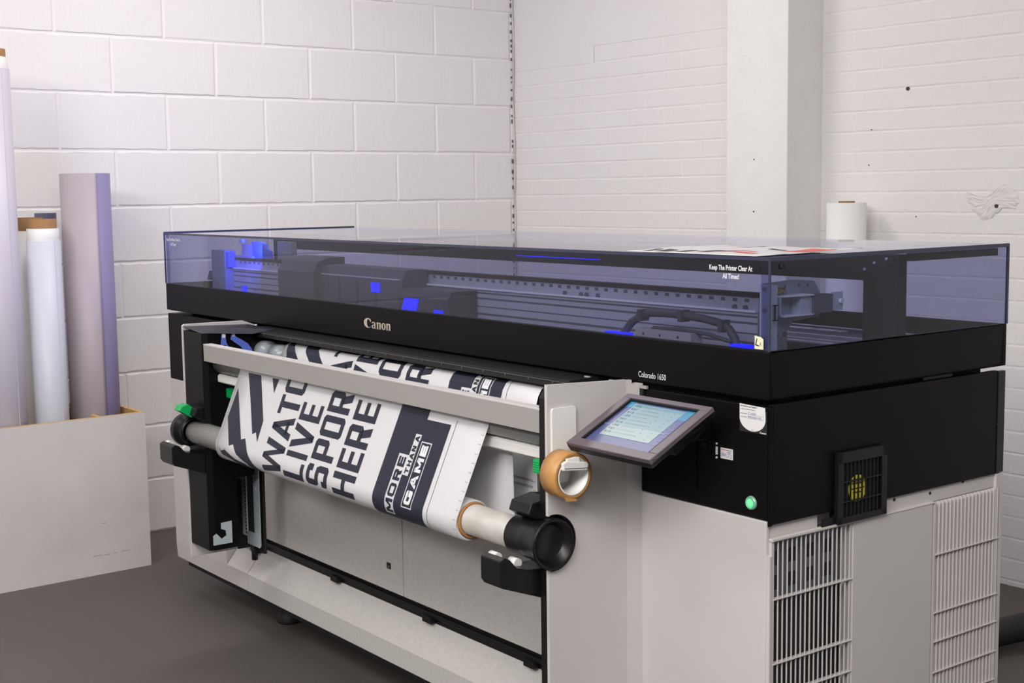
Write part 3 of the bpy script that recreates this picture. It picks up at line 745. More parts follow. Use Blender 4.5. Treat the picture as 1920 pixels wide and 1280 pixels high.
mb.build('notch_liner', BLACKP, RP)
# hook plate on the right pylon
mb = MB()
def rrect(x0, x1, y0, y1, r, n=5):
    P = []
    for cx, cyy, a in ((x1-r, y1-r, 0), (x0+r, y1-r, 90), (x0+r, y0+r, 180), (x1-r, y0+r, 270)):
        for i in range(n+1): t = RAD(a+90*i/n); P.append((cx+r*cos(t), cyy+r*sin(t)))
    return P
mb.prism(rrect(-.236, -.1745, .815, .966, .006), 0, -.358, -.3525, 0)
HK = mb.build('adhesive_hook', PLW, PR, bevel=.0015); HK['label'] = 'white stick-on hook plate on the right upright'
mb = MB(); mb.box(-.353, -.296, -.245, -.212, .864, .8755, 0).prism([(-.258, .854), (-.197, .848), (-.194, .860), (-.199, .8645), (-.250, .8715), (-.258, .868)], 0, -.300, -.291, 0)
mb.build('hook_arm', PLW, HK, bevel=.002)
mb = MB(); mb.prism([(-.255, .8572), (-.197, .8520), (-.197, .8532), (-.255, .8586)], 0, -.2914, -.2907, 0); mb.build('hook_groove', DIRT, HK)
# --- beam and tubes between the pylons
mb = MB(); mb.box(-1.964, -.385, -.242, -.2165, .9135, .9615, 0).box(-1.964, -.385, -.2425, -.216, .9595, .9635, 1)
CB = mb.build('cross_beam', [GREY, WHITE], PR, bevel=.0008)
mb = MB(); mb.cyl((0, -.185, .900), .0265, 0, -1.972, -.387, 40); mb.build('guide_roller', TUBE, PR)
mb = MB(); mb.prism([(-.198, .849), (-.198, .866), (-.192, .871), (-.165, .871), (-.165, .846), (-.190, .844)], 0, -1.970, -.387, 0)
mb.build('white_rail', PLW, PR, bevel=.001)
mb = MB(); mb.cyl((-1.968, -.20, .893), .004, 0, -.004, .004, 12); mb.build('roller_pin', STEEL, PR)
for (u, v, z) in [(-1.968, -.165, .813), (-.386, -.235, .845)]:
    mb = MB(); mb.box(u, u+(.028 if u < -1 else -.020), v-.008, v+.010, z-.014, z+.014, 0)
    for i in range(5): mb.box(u, u+(.029 if u < -1 else -.021), v-.0095, v-.008, z-.011+.0048*i, z-.0085+.0048*i, 0)
    mb.build('green_latch', GREEN, PR, bevel=.001)
# core holders: arm, clamp, lever
def holder(ua, ub, sgn, lab):
    mb = MB()
    prof = [(-.335, .612), (-.342, .622), (-.342, .668), (-.330, .674), (-.318, .668), (-.300, .648), (-.275, .640), (-.245, .637), (-.215, .637), (-.195, .650), (-.170, .655), (-.120, .655), (-.120, .545), (-.175, .552)]
    mb.prism(prof, 0, ua, ub, 0)
    o = mb.build('core_support_arm', BLACKP, PR, bevel=.002); o['label'] = lab
    mb = MB()
    for v, z in ((-.320, .666), (-.270, .645)): mb.cyl((0, v, z), .010, 0, min(ua, ub)+.006, min(ua, ub)+.030, 18)
    split_build(mb, 'support_roller', STICK, o)
    mb = MB()
    uu0, uu1 = min(ua, ub), max(ua, ub)
    mb.prism([(-.165, .700), (-.165, .772), (-.215, .780), (-.262, .772), (-.270, .752), (-.250, .738), (-.215, .735), (-.190, .720)], 0, uu0, uu1, 0)
    c = mb.build('clamp_head', BLACKP, o, bevel=.002)
    mb = MB()
    um = uu0+.014
    if sgn > 0: mb.prism([(-.262, .742), (-.300, .766), (-.292, .778), (-.272, .783), (-.256, .770)], 0, uu0+.018, uu0+.058, 0)
    else: mb.prism([(-.232, .727), (-.224, .727), (-.217, .756), (-.226, .760), (-.238, .756)], 0, uu0-.006, uu0+.006, 0)
    mb.build('clamp_lever', GREEN, c, bevel=.0012)
holder(-2.075, -1.985, 1, 'black arm carrying the left end of the take-up core')
holder(-.455, -.388, -1, 'black arm carrying the right end of the take-up core')
# steel bits on the left pylon's inner side
mb = MB(); mb.prism([(-.232, .362), (-.172, .362), (-.172, .428), (-.206, .426), (-.206, .408), (-.192, .402), (-.190, .386), (-.206, .378), (-.216, .390), (-.222, .396), (-.232, .390)], 0, -1.969, -1.966, 0)
mb.build('steel_hook_plate', STEEL, PR)
mb = MB(); mb.box(-2.104, -2.068, -.073, -.070, .345, .62, 0)
for i in range(24): mb.box(-2.078, -2.0725, -.0738, -.0728, .352+.011*i, .358+.011*i, 1)
mb.build('height_scale', [WTXT, DARK], PR)
mb = MB(); mb.box(-2.030, -1.992, -.068, -.065, .325, .80, 0).box(-2.070, -1.990, -.073, -.069, .322, .362, 0).cyl((-2.012, -.068, .50), .004, 1, -.003, 0, 12, 0)
mb.build('steel_strut', STEEL, PR)
mb = MB(); mb.box(-2.106, -2.100, -.09, -.006, .30, .97, 0).box(-2.040, -1.992, -.055, -.047, .30, .97, 0).box(-2.106, -1.995, -.080, -.047, .84, .97, 0); mb.build('dark_column', DARK, PR)
mb = MB(); mb.box(-2.060, -2.035, -.07, -.05, .30, .33, 0).cyl((-2.050, -.06, .272), .010, 2, 0, .035, 14, 0); mb.build('strut_foot', BLACKP, PR)
# blue lit media guides under the hood, left
for pts in ([(-.183, .988), (-.172, .987), (-.170, .962), (-.161, .947), (-.145, .938), (-.145, .925), (-.187, .925), (-.186, .959)],
            [(-.151, .990), (-.141, .989), (-.141, .979), (-.122, .968), (-.101, .954), (-.089, .937), (-.083, .918), (-.108, .920), (-.113, .931), (-.123, .946), (-.144, .961), (-.155, .970)]):
    mb = MB(); mb.prism(pts, 0, -1.966, -1.962, 0); mb.box(-1.9655, -1.9615, pts[0][0]+.0005, pts[1][0]-.0005, pts[0][1]-.011, pts[0][1]+.0005, 1)
    mb.build('media_guide', [BLUEG, WTXT], PR)
mb = MB(); mb.cyl((-1.9615, -.177, .952), .004, 0, 0, .003, 12, 0); mb.build('guide_screw', DARK, PR)
# exit guide under the hood
mb = MB(); mb.prism([(-.074, .973), (-.070, .990), (.05, .994), (.05, .974)], 0, -2.055, -.50, 0)
mb.build('exit_guide', mat('dark satin guide', (.012, .011, .011), .42, spec=.25), PR, bevel=.001)
mb = MB(); mb.box(-2.05, -.50, -.0735, -.0715, .9845, .9860, 0)
for i in range(18): mb.box(-2.0+.085*i, -1.997+.085*i, -.074, -.0715, .980, .986, 0)
mb.build('guide_wire', mat('dark steel wire', (.09, .09, .09), .4), PR)
mb = MB(); mb.box(-2.085, -2.071, -.030, -.0285, .950, .966, 0).polys([[(-2.081, .954), (-2.0745, .954), (-2.0778, .962)]], lambda x, y: (x, -.0303, y), 1); mb.build('warning_label', [YEL, REDP], PR)
mb = MB(); mb.lathe([(.0001, -1.985), (.028, -1.985), (.034, -1.97), (.034, -1.93), (.026, -1.928), (.026, -1.89), (.030, -1.888), (.030, -1.83), (.0001, -1.83)], (0, -.045, .925), 0, 28, 0)
mb.build('clear_end_guide', CLEAR, PR)
mb = MB()
for u in (-.52, -.44): mb.box(u, u+.014, -.012, -.006, .978, .994, 0)
for u in (-2.16, -2.12, -2.09): mb.cyl((u, -.01, .985), .004, 2, 0, .011, 10, 0)
split_build(mb, 'hood_fixing', STEEL, PR)
# white bevel strip behind the right pylon top (hinge)
mb = MB(); mb.box(-.352, -.342, -.004, .004, .955, .988, 0).box(-.350, -.330, -.006, .0, .985, .991, 1); mb.build('door_hinge', [DARK, GREY], PR)

# --- control screen
def control_screen():
    vt, zt, vb, zb = -.065, .984, -.228, .9035
    ua, ub = -.320, -.080
    X = Vector((1, 0, 0)); Y = Vector((0, vt-vb, zt-zb)); Ln = Y.length; Y.normalize(); N = X.cross(Y)
    O = Vector((ua, vb, zb)); Wd = ub-ua
    R = Matrix(((X.x, Y.x, N.x, O.x), (X.y, Y.y, N.y, O.y), (X.z, Y.z, N.z, O.z), (0, 0, 0, 1)))
    t = MB()
    # bezel ring: frame with a shallow recessed display
    b = .026; d = .004
    ix0, ix1, iy0, iy1 = .022, Wd-.023, .021, Ln-.0135
    t.box(0, Wd, 0, iy0, -.010, 0, 0).box(0, Wd, iy1, Ln, -.010, 0, 0).box(0, ix0, iy0, iy1, -.010, 0, 0).box(ix1, Wd, iy0, iy1, -.010, 0, 0)
    t.prism([(0, -.010), (Wd, -.010), (Wd-.004, -.020), (.004, -.020)], 1, 0, Ln, 1)
    t.prism([(.004, -.020), (Wd-.004, -.020), (Wd-.012, -.026), (.012, -.026)], 1, .008, Ln-.005, 1)
    t.box(.06, Wd-.03, Ln-.10, Ln-.01, -.05, -.024, 1)
    ob = t.build('control_screen', [BEZEL, BLACKP], PR, bevel=.0015)
    ob.matrix_local = R; ob['label'] = 'tilted touch screen with a grey bezel at the right end'
    # gasket
    g_ = MB(); g_.box(ix0, ix1, iy0, iy1, -.0085, -.0062, 0)
    for a in ((ix0, ix0+.0035, iy0, iy1), (ix1-.002, ix1, iy0, iy1), (ix0, ix1, iy1-.0035, iy1)): g_.box(*a, -.0062, -.0008, 0)
    g_.build('display_gasket', DARK, ob)
    sc = MB(); f = lambda z: (lambda x, y: (x, y, z))
    SX0, SX1, SY0, SY1 = ix0+.004, ix1-.002, iy0+.001, iy1-.004
    sw, sh = SX1-SX0, SY1-SY0
    def q(x0, x1, y0, y1, m, z=-.0058): sc.polys([[(SX0+x0*sw, SY0+y0*sh), (SX0+x1*sw, SY0+y0*sh), (SX0+x1*sw, SY0+y1*sh), (SX0+x0*sw, SY0+y1*sh)]], f(z), m)
    q(0, 1, 0, 1, 0, -.0061)
    q(0, .10, .87, 1, 1, -.0059); q(.84, 1, .78, 1, 1, -.0059)      # cyan corners
    q(.10, .84, .20, .975, 2, -.0057)                                # pale job list
    q(.10, .84, .90, .975, 8, -.0056)
    q(.10, .84, .20, .44, 3, -.0055); q(.0, .90, .437, .444, 4, -.0054)
    q(.10, .106, .20, .975, 4, -.0054)
    for i in range(9):
        y = .92-.079*i
        for k in range(3): q(.12+.035*k, .14+.035*k, y-.022, y+.018, 5 if (i+k) % 3 else 6, -.0053)
        q(.25, .25+.22+.05*((i*7) % 3), y-.004, y+.004, 6, -.0053)
        q(.57+.03*(i % 2), .58+.03*(i % 2), y-.012, y+.006, 5, -.0053); q(.74, .75, y-.05, y-.035, 5, -.0053)
    for i in range(7): q(.90, .94, .70-.085*i, .715-.085*i, 7, -.0053)
    rnd = random.Random(4)
    for i in range(60):
        x = rnd.uniform(.02, .97); y = rnd.uniform(.02, .18); w_ = rnd.uniform(.004, .014); q(x, x+w_, y, y+.006, 7, -.0053)
    def em(n, c, s=.55): return mat(n, tuple(k*.25 for k in srgb(*c)), .35, emit=s, ecol=srgb(*c))
    sc.build('touch_display', [em('screen violet blue', (92, 98, 150)), em('screen cyan', (60, 150, 190)), em('screen pale teal', (142, 176, 184)), em('screen pale grey green', (165, 188, 190)),
                               em('screen white line', (200, 212, 220)), em('screen dark glyph', (70, 85, 100)), em('screen mid glyph', (112, 140, 150)), em('screen light speck', (125, 132, 178)), em('screen mid teal', (120, 165, 178))], ob, fix=False)
    arm = MB(); arm.box(-.22, -.15, -.075, .001, .905, .945, 0); arm.build('screen_arm', BLACKP, PR, bevel=.003)
control_screen()

# blue glow that the lamps of the carriage throw up and to the left
l = bpy.data.lights.new('blue_lamp_glow', 'AREA'); l.size = .12; l.energy = 2.4; l.color = (.05, .08, 1)
lo = bpy.data.objects.new('blue_lamp_glow', l); COL.objects.link(lo); p0 = Vector(W(-2.35, .105, 1.245)); lo.location = p0
lo.rotation_euler = (Vector((0, -1.70, 1.36))-p0).to_track_quat('-Z', 'Y').to_euler()
# ------------------------------------------------------------------ printed web
def make_path():
    c1 = Vector((-.185, .900)); r1 = .028; c2 = Vector((-.239, .691)); r2 = .0455
    d = c2-c1; L = d.length; a = math.atan2(d.y, d.x); b = math.acos((r1-r2)/L)
    ns = [Vector((cos(a+s*b), sin(a+s*b))) for s in (1, -1)]
    n = min(ns, key=lambda q: q.x); th = math.atan2(n.y, n.x) % (2*pi); P = []
    def lin(a, b, k): return [a+(b-a)*i/(k-1) for i in range(k)]
    for t in lin(RAD(350), th, 28): P.append(c2+r2*Vector((cos(t), sin(t))))
    i0 = len(P)-1
    for t in lin(th, .05, 20): P.append(c1+r1*Vector((cos(t), sin(t))))
    cl = Vector((-.112, .675)); rl = .034
    for t in lin(RAD(185), RAD(360), 14): P.append(cl+rl*Vector((cos(t), sin(t))))
    P += [Vector(x) for x in [(-.078, .90), (-.076, .925), (-.070, .945), (-.060, .960), (-.045, .967), (-.02, .970), (.03, .971)]]
    S_ = [0]
    for i in range(1, len(P)): S_.append(S_[-1]+(P[i]-P[i-1]).length)
    return P, [s-S_[i0] for s in S_]
PP, SS = make_path()
NN = []
for i in range(len(PP)):
    d = (PP[min(i+1, len(PP)-1)]-PP[max(i-1, 0)]).normalized(); NN.append(Vector((-d.y, d.x)))
def skew(s):
    if s < -.05: return -.0195
    if s < .25: return .13*(s-.1)
    return max(0, .0195*(1-(s-.25)/.5))
def webmap(ud, s, d=0.0):
    s = min(max(s, SS[0]), SS[-1]); i = 0
    while i < len(SS)-2 and SS[i+1] < s: i += 1
    k = (s-SS[i])/(SS[i+1]-SS[i]); p = PP[i].lerp(PP[i+1], k); n = NN[i].lerp(NN[i+1], k)
    p = p+n*d
    return (ud+skew(s), p.x, p.y)
UL, UR = -1.797, -.608
sheet = MB(); v = []; fs = []; nu = 12
for i, s in enumerate(SS):
    for j in range(nu+1): v.append(webmap(UL+(UR-UL)*j/nu, s))
for i in range(len(SS)-1):
    for j in range(nu): a = i*(nu+1)+j; fs.append((a, a+1, a+nu+2, a+nu+1))
sheet.add(v, fs, 0, True)
WEB = sheet.build('printed_banner', VINYL)
so = WEB.modifiers.new('thickness', 'SOLIDIFY'); so.thickness = .0003; so.offset = 0
WEB.location = (3.6277, -2.3010, 0); WEB.rotation_euler = (0, 0, YAW)
tag(WEB, 'white printed banner with navy lettering running from printer down to the take-up core', 'banner')

def web_print(name, loops, material, d=.00055, lab=None):
    bm = bmesh.new()
    for lp in loops:
        tr = tessellate_polygon([[Vector((p[0], p[1], 0)) for p in lp]])
        vs = [bm.verts.new((p[0], p[1], 0)) for p in lp]
        for t in tr:
            try: bm.faces.new([vs[i] for i in t])
            except ValueError: pass
    lo = min(v.co.y for v in bm.verts); hi = max(v.co.y for v in bm.verts)
    for s in SS:
        if lo < s < hi:
            g = list(bm.verts)+list(bm.edges)+list(bm.faces)
            bmesh.ops.bisect_plane(bm, geom=g, dist=1e-7, plane_co=(0, s, 0), plane_no=(0, 1, 0))
    kill = [f for f in bm.faces if f.calc_center_median().y < SS[0]+.001 or f.calc_center_median().y > SS[-1]-.001]
    bmesh.ops.delete(bm, geom=kill, context='FACES')
    for v in bm.verts: v.co = webmap(v.co.x, v.co.y, d)
    me = bpy.data.meshes.new(name); bm.to_mesh(me); bm.free(); me.materials.append(material)
    o = bpy.data.objects.new(name, me); COL.objects.link(o); o.parent = WEB
    if lab: o['label'] = lab
    return o
def unsk(u, s): return (u-skew(s), s)
def line_of(text, spans, utop, ubase, t, off):
    cap = ubase-utop; out = []
    for ch, (a, b) in zip(text, spans):
        for lp in glyph(ch, b-a, cap, t): out.append([(ubase-y, a+x+off) for x, y in lp])
    return out
def design(off, clip=None):
    A = []; 
    A += line_of('WATCH', [(-.044, .052), (.053, .116), (.118, .170), (.176, .236), (.244, .300)], -1.513, -1.406, .0170, off)
    A += line_of('LIVE', [(-.038, .008), (.0185, .0335), (.041, .108), (.116, .163)], -1.393, -1.286, .0170, off)
    A += line_of('SPORT', [(-.036, .018), (.030, .083), (.091, .145), (.154, .208), (.212, .262)], -1.270, -1.165, .0170, off)
    A += line_of('HERE', [(-.041, .018), (.027, .076), (.084, .138), (.149, .199)], -1.140, -1.036, .0170, off)
    # jagged waves
    P2 = [(-1.73, .2055), (-1.6529, .2057), (-1.5722, .0874), (-1.5746, .0278), (-1.5956, .0527), (-1.6129, .0447), (-1.6817, .1417)]
    P1 = [(-1.7661, .1572), (-1.6675, .0222), (-1.6457, .029), (-1.6224, .0023), (-1.58, -.043), (-1.545, -.075), (-1.61, -.075), (-1.6332, -.0413), (-1.682, -.0211), (-1.7052, .0036), (-1.7288, -.0036), (-1.7808, .072)]
    P3 = [(-1.5855, .2051), (-1.5472, .2054), (-1.5554, .1655)]
    P4 = [(-1.7937, -.0108), (-1.7803, -.0249), (-1.7545, -.0174), (-1.6972, -.0395), (-1.6498, -.0453), (-1.62, -.075), (-1.70, -.075), (-1.7284, -.0453), (-1.7787, -.0361)]
    if off == 0:
        A += [[unsk(u, s) for u, s in p] for p in (P2, P1, P3, P4)]
    # block
    bl, br, nt_ = -.950, -.738, -.845
    A += [[(bl, off-.12), (-.897, off-.12), (-.897, off+.100), (bl, off+.100)], [(bl, off+.100), (-.857, off+.100), (-.857, off+.1515), (-.833, off+.1515), (-.833, off+.215), (bl, off+.215)]]
    A += [[(-.833, off+.138), (br, off+.138), (br, off+.188), (-.833, off+.188)], [(-.859, off-.12), (-.826, off-.12), (-.826, off+.054), (-.859, off+.054)], [(-.8355, off+.054), (-.826, off+.054), (-.826, off+.138), (-.8355, off+.138)],
          [(-.833, off+.138), (-.8325, off+.138), (-.8325, off+.15), (-.833, off+.15)], [(-.784, off-.12), (br, off-.12), (br, off+.138), (-.784, off+.138)], [(-.826, off-.12), (-.784, off-.12), (-.784, off-.017), (-.826, off-.017)]]
    A += [[(-.823, off-.014), (-.787, off-.014), (-.787, off+.135), (-.823, off+.135)]]      # inner fill of the GAME frame
    A += [[(-.897, off-.12), (-.859, off-.12), (-.859, off-.045), (-.897, off-.045)]]
    A += line_of('MORE', [(-.040, -.006), (-.001, .030), (.037, .063), (.070, .094)], -.8915, -.863, .0075, off)
    A += line_of('THANA', [(.058, .072), (.0755, .089), (.092, .107), (.1105, .124), (.133, .148)], -.8535, -.838, .0042, off)
    A += [[(-.7215, off-.12), (-.720, off-.12), (-.720, off+.2), (-.7215, off+.2)]]
    return A
web_print('navy_print', design(0)+[[( -1.785, -.12), (-1.7844, -.12), (-1.7844, .22), (-1.785, .22)]], INK, lab='navy lettering, waves and block on the front of the banner')
wh = line_of('GAME', [(-.008, .024), (.029, .062), (.067, .100), (.105, .130)], -.8175, -.7925, .0075, 0)
web_print('white_print', wh, WTXT, d=.0010, lab='white letters reading GAME')
OFFS = .787
def up(loops): return [lp for lp in loops if max(p[1] for p in lp) > .80]
A2 = design(OFFS)
# waves on the upper repeat
A2 += [[(-1.790, .93), (-1.762, .93), (-1.735, .905), (-1.688, .868), (-1.66, .84), (-1.80, .84), (-1.765, .868), (-1.782, .905)], [(-1.700, .95), (-1.620, .95), (-1.607, .915), (-1.545, .868), (-1.60, .84), (-1.65, .84), (-1.622, .868), (-1.672, .905)]]
A2 = [[(u, s) for u, s in lp] for lp in up(A2)]
def clip_s(loops, lo, hi):
    out = []
    for lp in loops:
        for sgn, lim in ((1, lo), (-1, hi)):
            nl = []
            for i in range(len(lp)):
                a, b = lp[i], lp[(i+1) % len(lp)]; ia, ib = sgn*(a[1]-lim) >= 0, sgn*(b[1]-lim) >= 0
                if ia: nl.append(a)
                if ia != ib: k = (lim-a[1])/(b[1]-a[1]); nl.append((a[0]+(b[0]-a[0])*k, lim))
            lp = nl
            if len(lp) < 3: break
        if len(lp) >= 3: out.append(lp)
    return out
web_print('navy_print', clip_s(A2, .82, SS[-1]-.005), INK, lab='navy lettering on the part of the banner behind the grey beam')
web_print('white_print', clip_s(line_of('GAME', [(-.008, .024), (.029, .062), (.067, .100), (.105, .130)], -.8175, -.7925, .0075, OFFS), .82, .95), WTXT, d=.0010, lab='white letters behind the grey beam')
marks = []
for off in (0, .787-.2):
    for i in range(14):
        s = -.05+.021*i+off; marks.append([(-.622, s), (-.612, s), (-.612, s+.0012), (-.622, s+.0012)])
web_print('registration_marks', marks, INKL)
dbl = []
for s in (.690, .7045):
    for k in (0, .003): dbl.append([(-.90, s+k-.0), (-.622, s+k), (-.622, s+k+.0010), (-.90, s+k+.0010)])
web_print('test_lines', dbl, BPRINT)

# ------------------------------------------------------------------ take-up core
TC = empty('take_up_core', W(-1.2, -.237, .695), YAW)
tag(TC, 'long grey and white paper core held by two black arms below the banner', 'core tube')
def T(c): return (c[0]+1.2, c[1]+.237, c[2]-.695)
mb = MB(); mb.cyl(T((0, -.237, .693)), .0340, 0, -2.05, -1.79, 48, 1); mb.cyl(T((0, -.237, .693)), .0340, 0, -1.79, -.44, 48, 0); mb.build('core_tube', [CORE, COREG], TC)
mb = MB(); mb.lathe([(.0400, -1.815), (.0448, -1.815), (.0448, -.626), (.0400, -.626)], T((0, -.239, .691)), 0, 64, 0); mb.build('wound_paper', VINYL, TC)
mb = MB(); mb.lathe([(.0341, -.640), (.0398, -.640), (.0400, -.621), (.0345, -.621), (.0341, -.640)], T((0, -.238, .692)), 0, 56, 0)
mb.build('card_ring', ORANGE, TC)
mb = MB(); mb.lathe([(.0345, -.460), (.0410, -.460), (.0415, -.400), (.0435, -.378), (.0510, -.352), (.0525, -.349), (.0515, -.346), (.0475, -.347), (.0370, -.364), (.0360, -.3655), (.0001, -.3655)], T((0, -.239, .6945)), 0, 64, 0)
o = mb.build('end_cap', BLACKP, TC); o['label'] = 'flared black cap on the right end of the core'
mb = MB(); mb.lathe([(.0345, -2.045), (.0390, -2.045), (.0400, -2.062), (.0390, -2.064), (.0390, -2.075), (.0490, -2.082), (.0500, -2.105), (.030, -2.108), (.0001, -2.108)], T((0, -.245, .695)), 0, 56, 0)
o = mb.build('end_flange', BLACKP, TC); o['label'] = 'black flange on the left end of the core'

# ------------------------------------------------------------------ parcel tape hanging on the hook
TP = empty('parcel_tape_roll', W(-.325, -.216, .836), YAW)
tag(TP, 'roll of brown parcel tape hanging from the white hook on the printer', 'tape')
c = (-.325, -.217, .833)
def q(*p): return (p[0]+.325, p[1]+.216, p[2]-.836)
mb = MB(); mb.lathe([(.0385, -.024), (.0465, -.024), (.0465, .024), (.0385, .024)], q(-.325, -.225, .838), 0, 64, 0)
tp = mb; tp.lathe([(.0385, -.024), (.0385, .024)], q(-.325, -.225, .838), 0, 64, 0)
for k in range(0, len(tp.m)):
    if 64*1 > k >= 0 or (64*3 > k >= 64*2): tp.m[k] = 1
tp.build('tape_winding', [TAPE, TAPEF], TP)
mb = MB(); mb.lathe([(.0355, -.0245), (.0385, -.0245), (.0385, .0245), (.0355, .0245), (.0355, -.0245)], q(-.325, -.225, .838), 0, 64, 0); mb.build('card_core', PLW, TP)
mb = MB(); mb.polys([[(-.250, .800), (-.218, .792), (-.218, .788), (-.245, .790)]], lambda v, z: q(-.3003, v, z), 0); mb.build('loose_tape_end', TAPE, TP)

# ------------------------------------------------------------------ printed sheet lying on the hood
ST = MB(); nx, ny = 46, 16
def stop(u, v):
    a = (u+.41)/.40; 
    z = .0022+.0022*max(0, sin(u*34+v*9))+.0030*max(0, sin(v*22-u*11+1.0))*(.4+v*2)
    if v < .06: z = max(.0012, z*(v/.06)*.9)
    return z
vv = []; ff = []
for j in range(ny+1):
    for i in range(nx+1):
        u = -.402+.370*i/nx+.020*j/ny; v = -.004+.285*j/ny-.0*i; v += (.010*(1-i/nx))
        z = Z1+.001+stop(u, max(v, 0))
        vv.append((u, v, z))
for j in range(ny):
    for i in range(nx): a = j*(nx+1)+i; ff.append((a, a+1, a+nx+2, a+nx+1))
ST.add(vv, ff, 0, True)
def onsheet(u, v): return (u, v, Z1+.001+stop(u, max(v, 0))+.0007)
SH = ST.build('printed_sheet', VINYL); SH.location = PR.location; SH.rotation_euler = (0, 0, YAW)
mm = SH.modifiers.new('thickness', 'SOLIDIFY'); mm.thickness = .0006; mm.offset = 0
tag(SH, 'creased white and red printed sheet lying on top of the printer hood', 'paper')
def sheet_patch(name, rects, material):
    mb = MB()
    for (u0, u1, v0, v1) in rects:
        n = 10; m = 4; v = []; f = []
        for j in range(m+1):
            for i in range(n+1): v.append(onsheet(u0+(u1-u0)*i/n, v0+(v1-v0)*j/m))
        for j in range(m):
            for i in range(n): a = j*(n+1)+i; f.append((a, a+1, a+n+2, a+n+1))
        mb.add(v, f)
    mb.build(name, material, SH, fix=False)
sheet_patch('red_print', [(-.10, -.035, .14, .235), (-.20, -.15, .06, .075), (-.14, -.09, .05, .07), (-.20, -.12, .09, .10)], REDP)
sheet_patch('black_print', [(-.37, -.345, .02, .06), (-.33, -.30, .02, .06), (-.285, -.26, .03, .08), (-.24, -.21, .05, .11), (-.30, -.20, .20, .215), (-.16, -.12, .17, .185)], BPRINT)

# ------------------------------------------------------------------ roll bin by the block wall
BN = empty('roll_bin', (0, 0, 0)); BN.location = (.48, -2.75, 0)
tag(BN, 'open white board bin with raw wood edges standing by the block wall', 'storage bin')
def bb(name, x0, x1, y0, y1, z0, z1, mats=None, lab=None):
    mb = MB(); mb.box(x0-.48, x1-.48, y0+2.75, y1+2.75, z0, z1, 0); mb.box(x0-.48+.0005, x1-.48-.0005, y0+2.75+.0005, y1+2.75-.0005, z1, z1+.0012, 1)
    return mb.build(name, mats or [BOARD, WOODE], BN, bevel=0)
bb('front_board', .464, .480, -3.38, -2.175, 0, .587)
bb('end_board', .075, .464, -2.191, -2.175, .0, .587, [WOODE, WOODE])
bb('end_board', .075, .464, -3.38, -3.364, .0, .587, [WOODE, WOODE])
bb('rear_board', .062, .075, -3.38, -2.175, .0, .587, [WOODE, WOODE])
bb('divider', .075, .464, -2.345, -2.332, .012, .583, [WOODE, WOODE])
bb('bottom_board', .075, .464, -3.364, -2.191, .0, .012, [WOODE, WOODE])
# scuffs on the front board
mb = MB()
for (y, z, l) in [(-2.40, .072, .035), (-2.355, .070, .02), (-2.32, .071, .012), (-2.29, .072, .03), (-2.36, .19, .02)]:
    mb.box(.0, .0004, y+2.75, y+2.75+l, z, z+.0018, 0)
split_build(mb, 'scuff_mark', mat('grey scuff', (.30, .28, .27), .8), BN)

def roll(name, x, y, r, z0, z1, mats, label, cores=(), lean=(0, 0), cat='roll'):
    E_ = empty(name, (x, y, z0)); tag(E_, label, cat)
    E_.rotation_euler = (lean[0], lean[1], 0)
    mb = MB(); mb.cyl((0, 0, 0), r, 2, 0, z1-z0, 48, 0); 
    # a lapped sheet edge down the roll
    a = RAD(20); mb.box(r*cos(a)-.0008, r*cos(a)+.0006, r*sin(a)-.003, r*sin(a)+.0, .0, z1-z0-.0005, 0)
    mb.build('film_winding', mats[0], E_)
    for (rc, zt, mc, nm) in cores:
        mb = MB(); mb.lathe([(rc, z1-z0), (rc, zt-z0), (rc-.006, zt-z0), (rc-.006, z1-z0-.05)], (0, 0, 0), 2, 40, 0); mb.build(nm, mc, E_)
    return E_
ZF = .0125
roll('film_roll', .385, -2.490, .060, ZF, 1.237, [ROLLB], 'pale blue white film roll with brown core in front of grey sheet roll', [(.056, 1.281, STICK, 'inner_film'), (.049, 1.315, CARD, 'card_core')])
roll('tall_film_roll', .385, -2.655, .073, ZF, 1.84, [ROLLC], 'tallest roll, pale lilac film with brown core at the left edge', [(.068, 1.880, STICK, 'inner_film'), (.062, 1.908, CARD, 'card_core')])
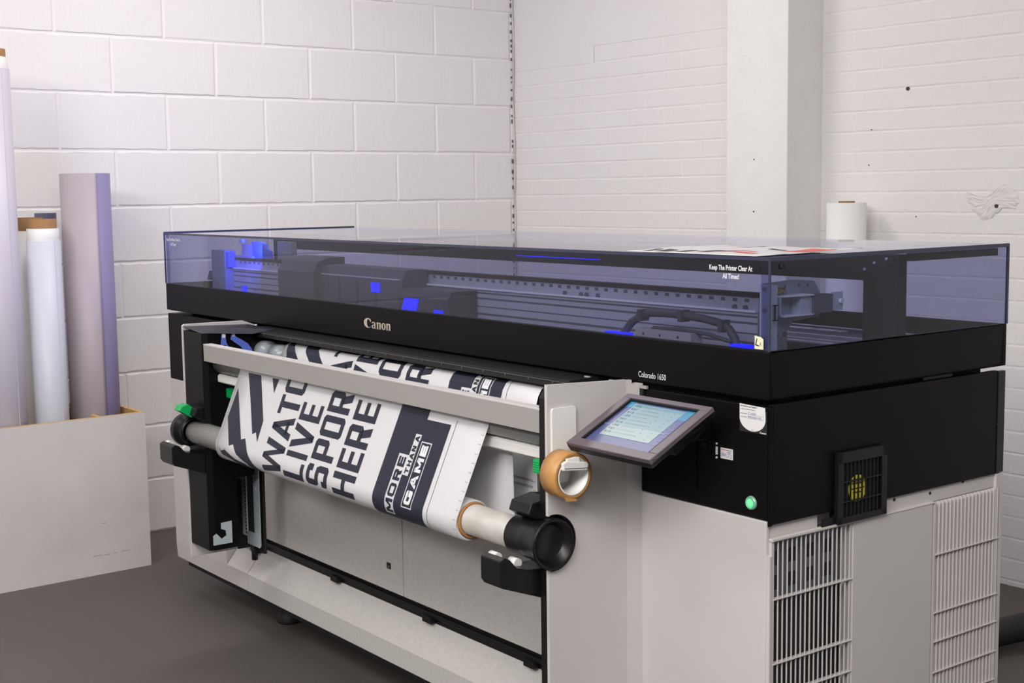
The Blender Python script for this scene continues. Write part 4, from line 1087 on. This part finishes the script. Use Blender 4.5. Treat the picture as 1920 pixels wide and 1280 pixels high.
roll('film_roll', .215, -2.475, .050, ZF, 1.27, [STICK], 'white film roll mostly hidden behind the pale blue white roll', [(.045, 1.319, CARD, 'card_core')])
roll('short_navy_roll', .412, -2.775, .0445, ZF, .735, [NAVYR], 'short dark navy roll at the left edge of the bin', [])
roll('slate_roll', .125, -2.385, .040, ZF, 1.333, [SLATE], 'slate blue roll standing behind the brown cores', [])
# loosely rolled grey sheet, a spiral
def spiral():
    E_ = MB(); n = 100; v = []; f = []
    pts = []
    for i in range(n+1):
        t = RAD(2)-RAD(560)*i/n; r_ = .0945-.0115*i/n-(.004 if i < 4 else 0)*0; pts.append((r_*cos(t), r_*sin(t)))
    for z in (0, 1.466):
        for p in pts: v.append((p[0], p[1], z))
    k = len(pts)
    E_.add(v, [(i+1, i, i+k, i+1+k) for i in range(k-1)], 0, True)
    for i in range(k-1): E_.m[i] = 0 if i < 52 else 1
    return E_
sp = spiral().build('grey_sheet_roll', [ROLLA, ROLLIN])
sp.location = (.300, -2.291, ZF); sp.rotation_euler = (0, 0, 0)
m1 = sp.modifiers.new('thickness', 'SOLIDIFY'); m1.thickness = .0012; m1.offset = 0
tag(sp, 'loosely rolled silver grey sheet standing upright in the bin', 'sheet roll')

# roll behind the printer
RB = empty('white_paper_roll', (2.115, -.125, 0)); tag(RB, 'white paper roll standing behind the printer against the brick wall', 'paper roll')
mb = MB(); mb.lathe([(.0001, 0), (.0725, 0), (.0725, 1.332), (.030, 1.332), (.030, 1.25), (.0001, 1.25)], (0, 0, 0), 2, 56, 0); mb.build('paper_winding', mat('white paper', (.80, .80, .80), .5), RB)
mb = MB(); mb.lathe([(.0295, 1.25), (.0295, 1.338), (.024, 1.338), (.024, 1.25)], (0, 0, 0), 2, 40, 0); mb.build('card_core', CARD, RB)
# black duct on the floor by the brick wall
mb = MB(); mb.tube([(2.95, -1.05, .05), (3.02, -.85, .05), (3.08, -.62, .05), (3.13, -.42, .055), (3.22, -.15, .06), (3.3, -.02-.04, .06)], .042, 20)
tag(mb.build('black_duct_hose', RUB), 'black hose lying on the floor between the printer and brick wall', 'hose')
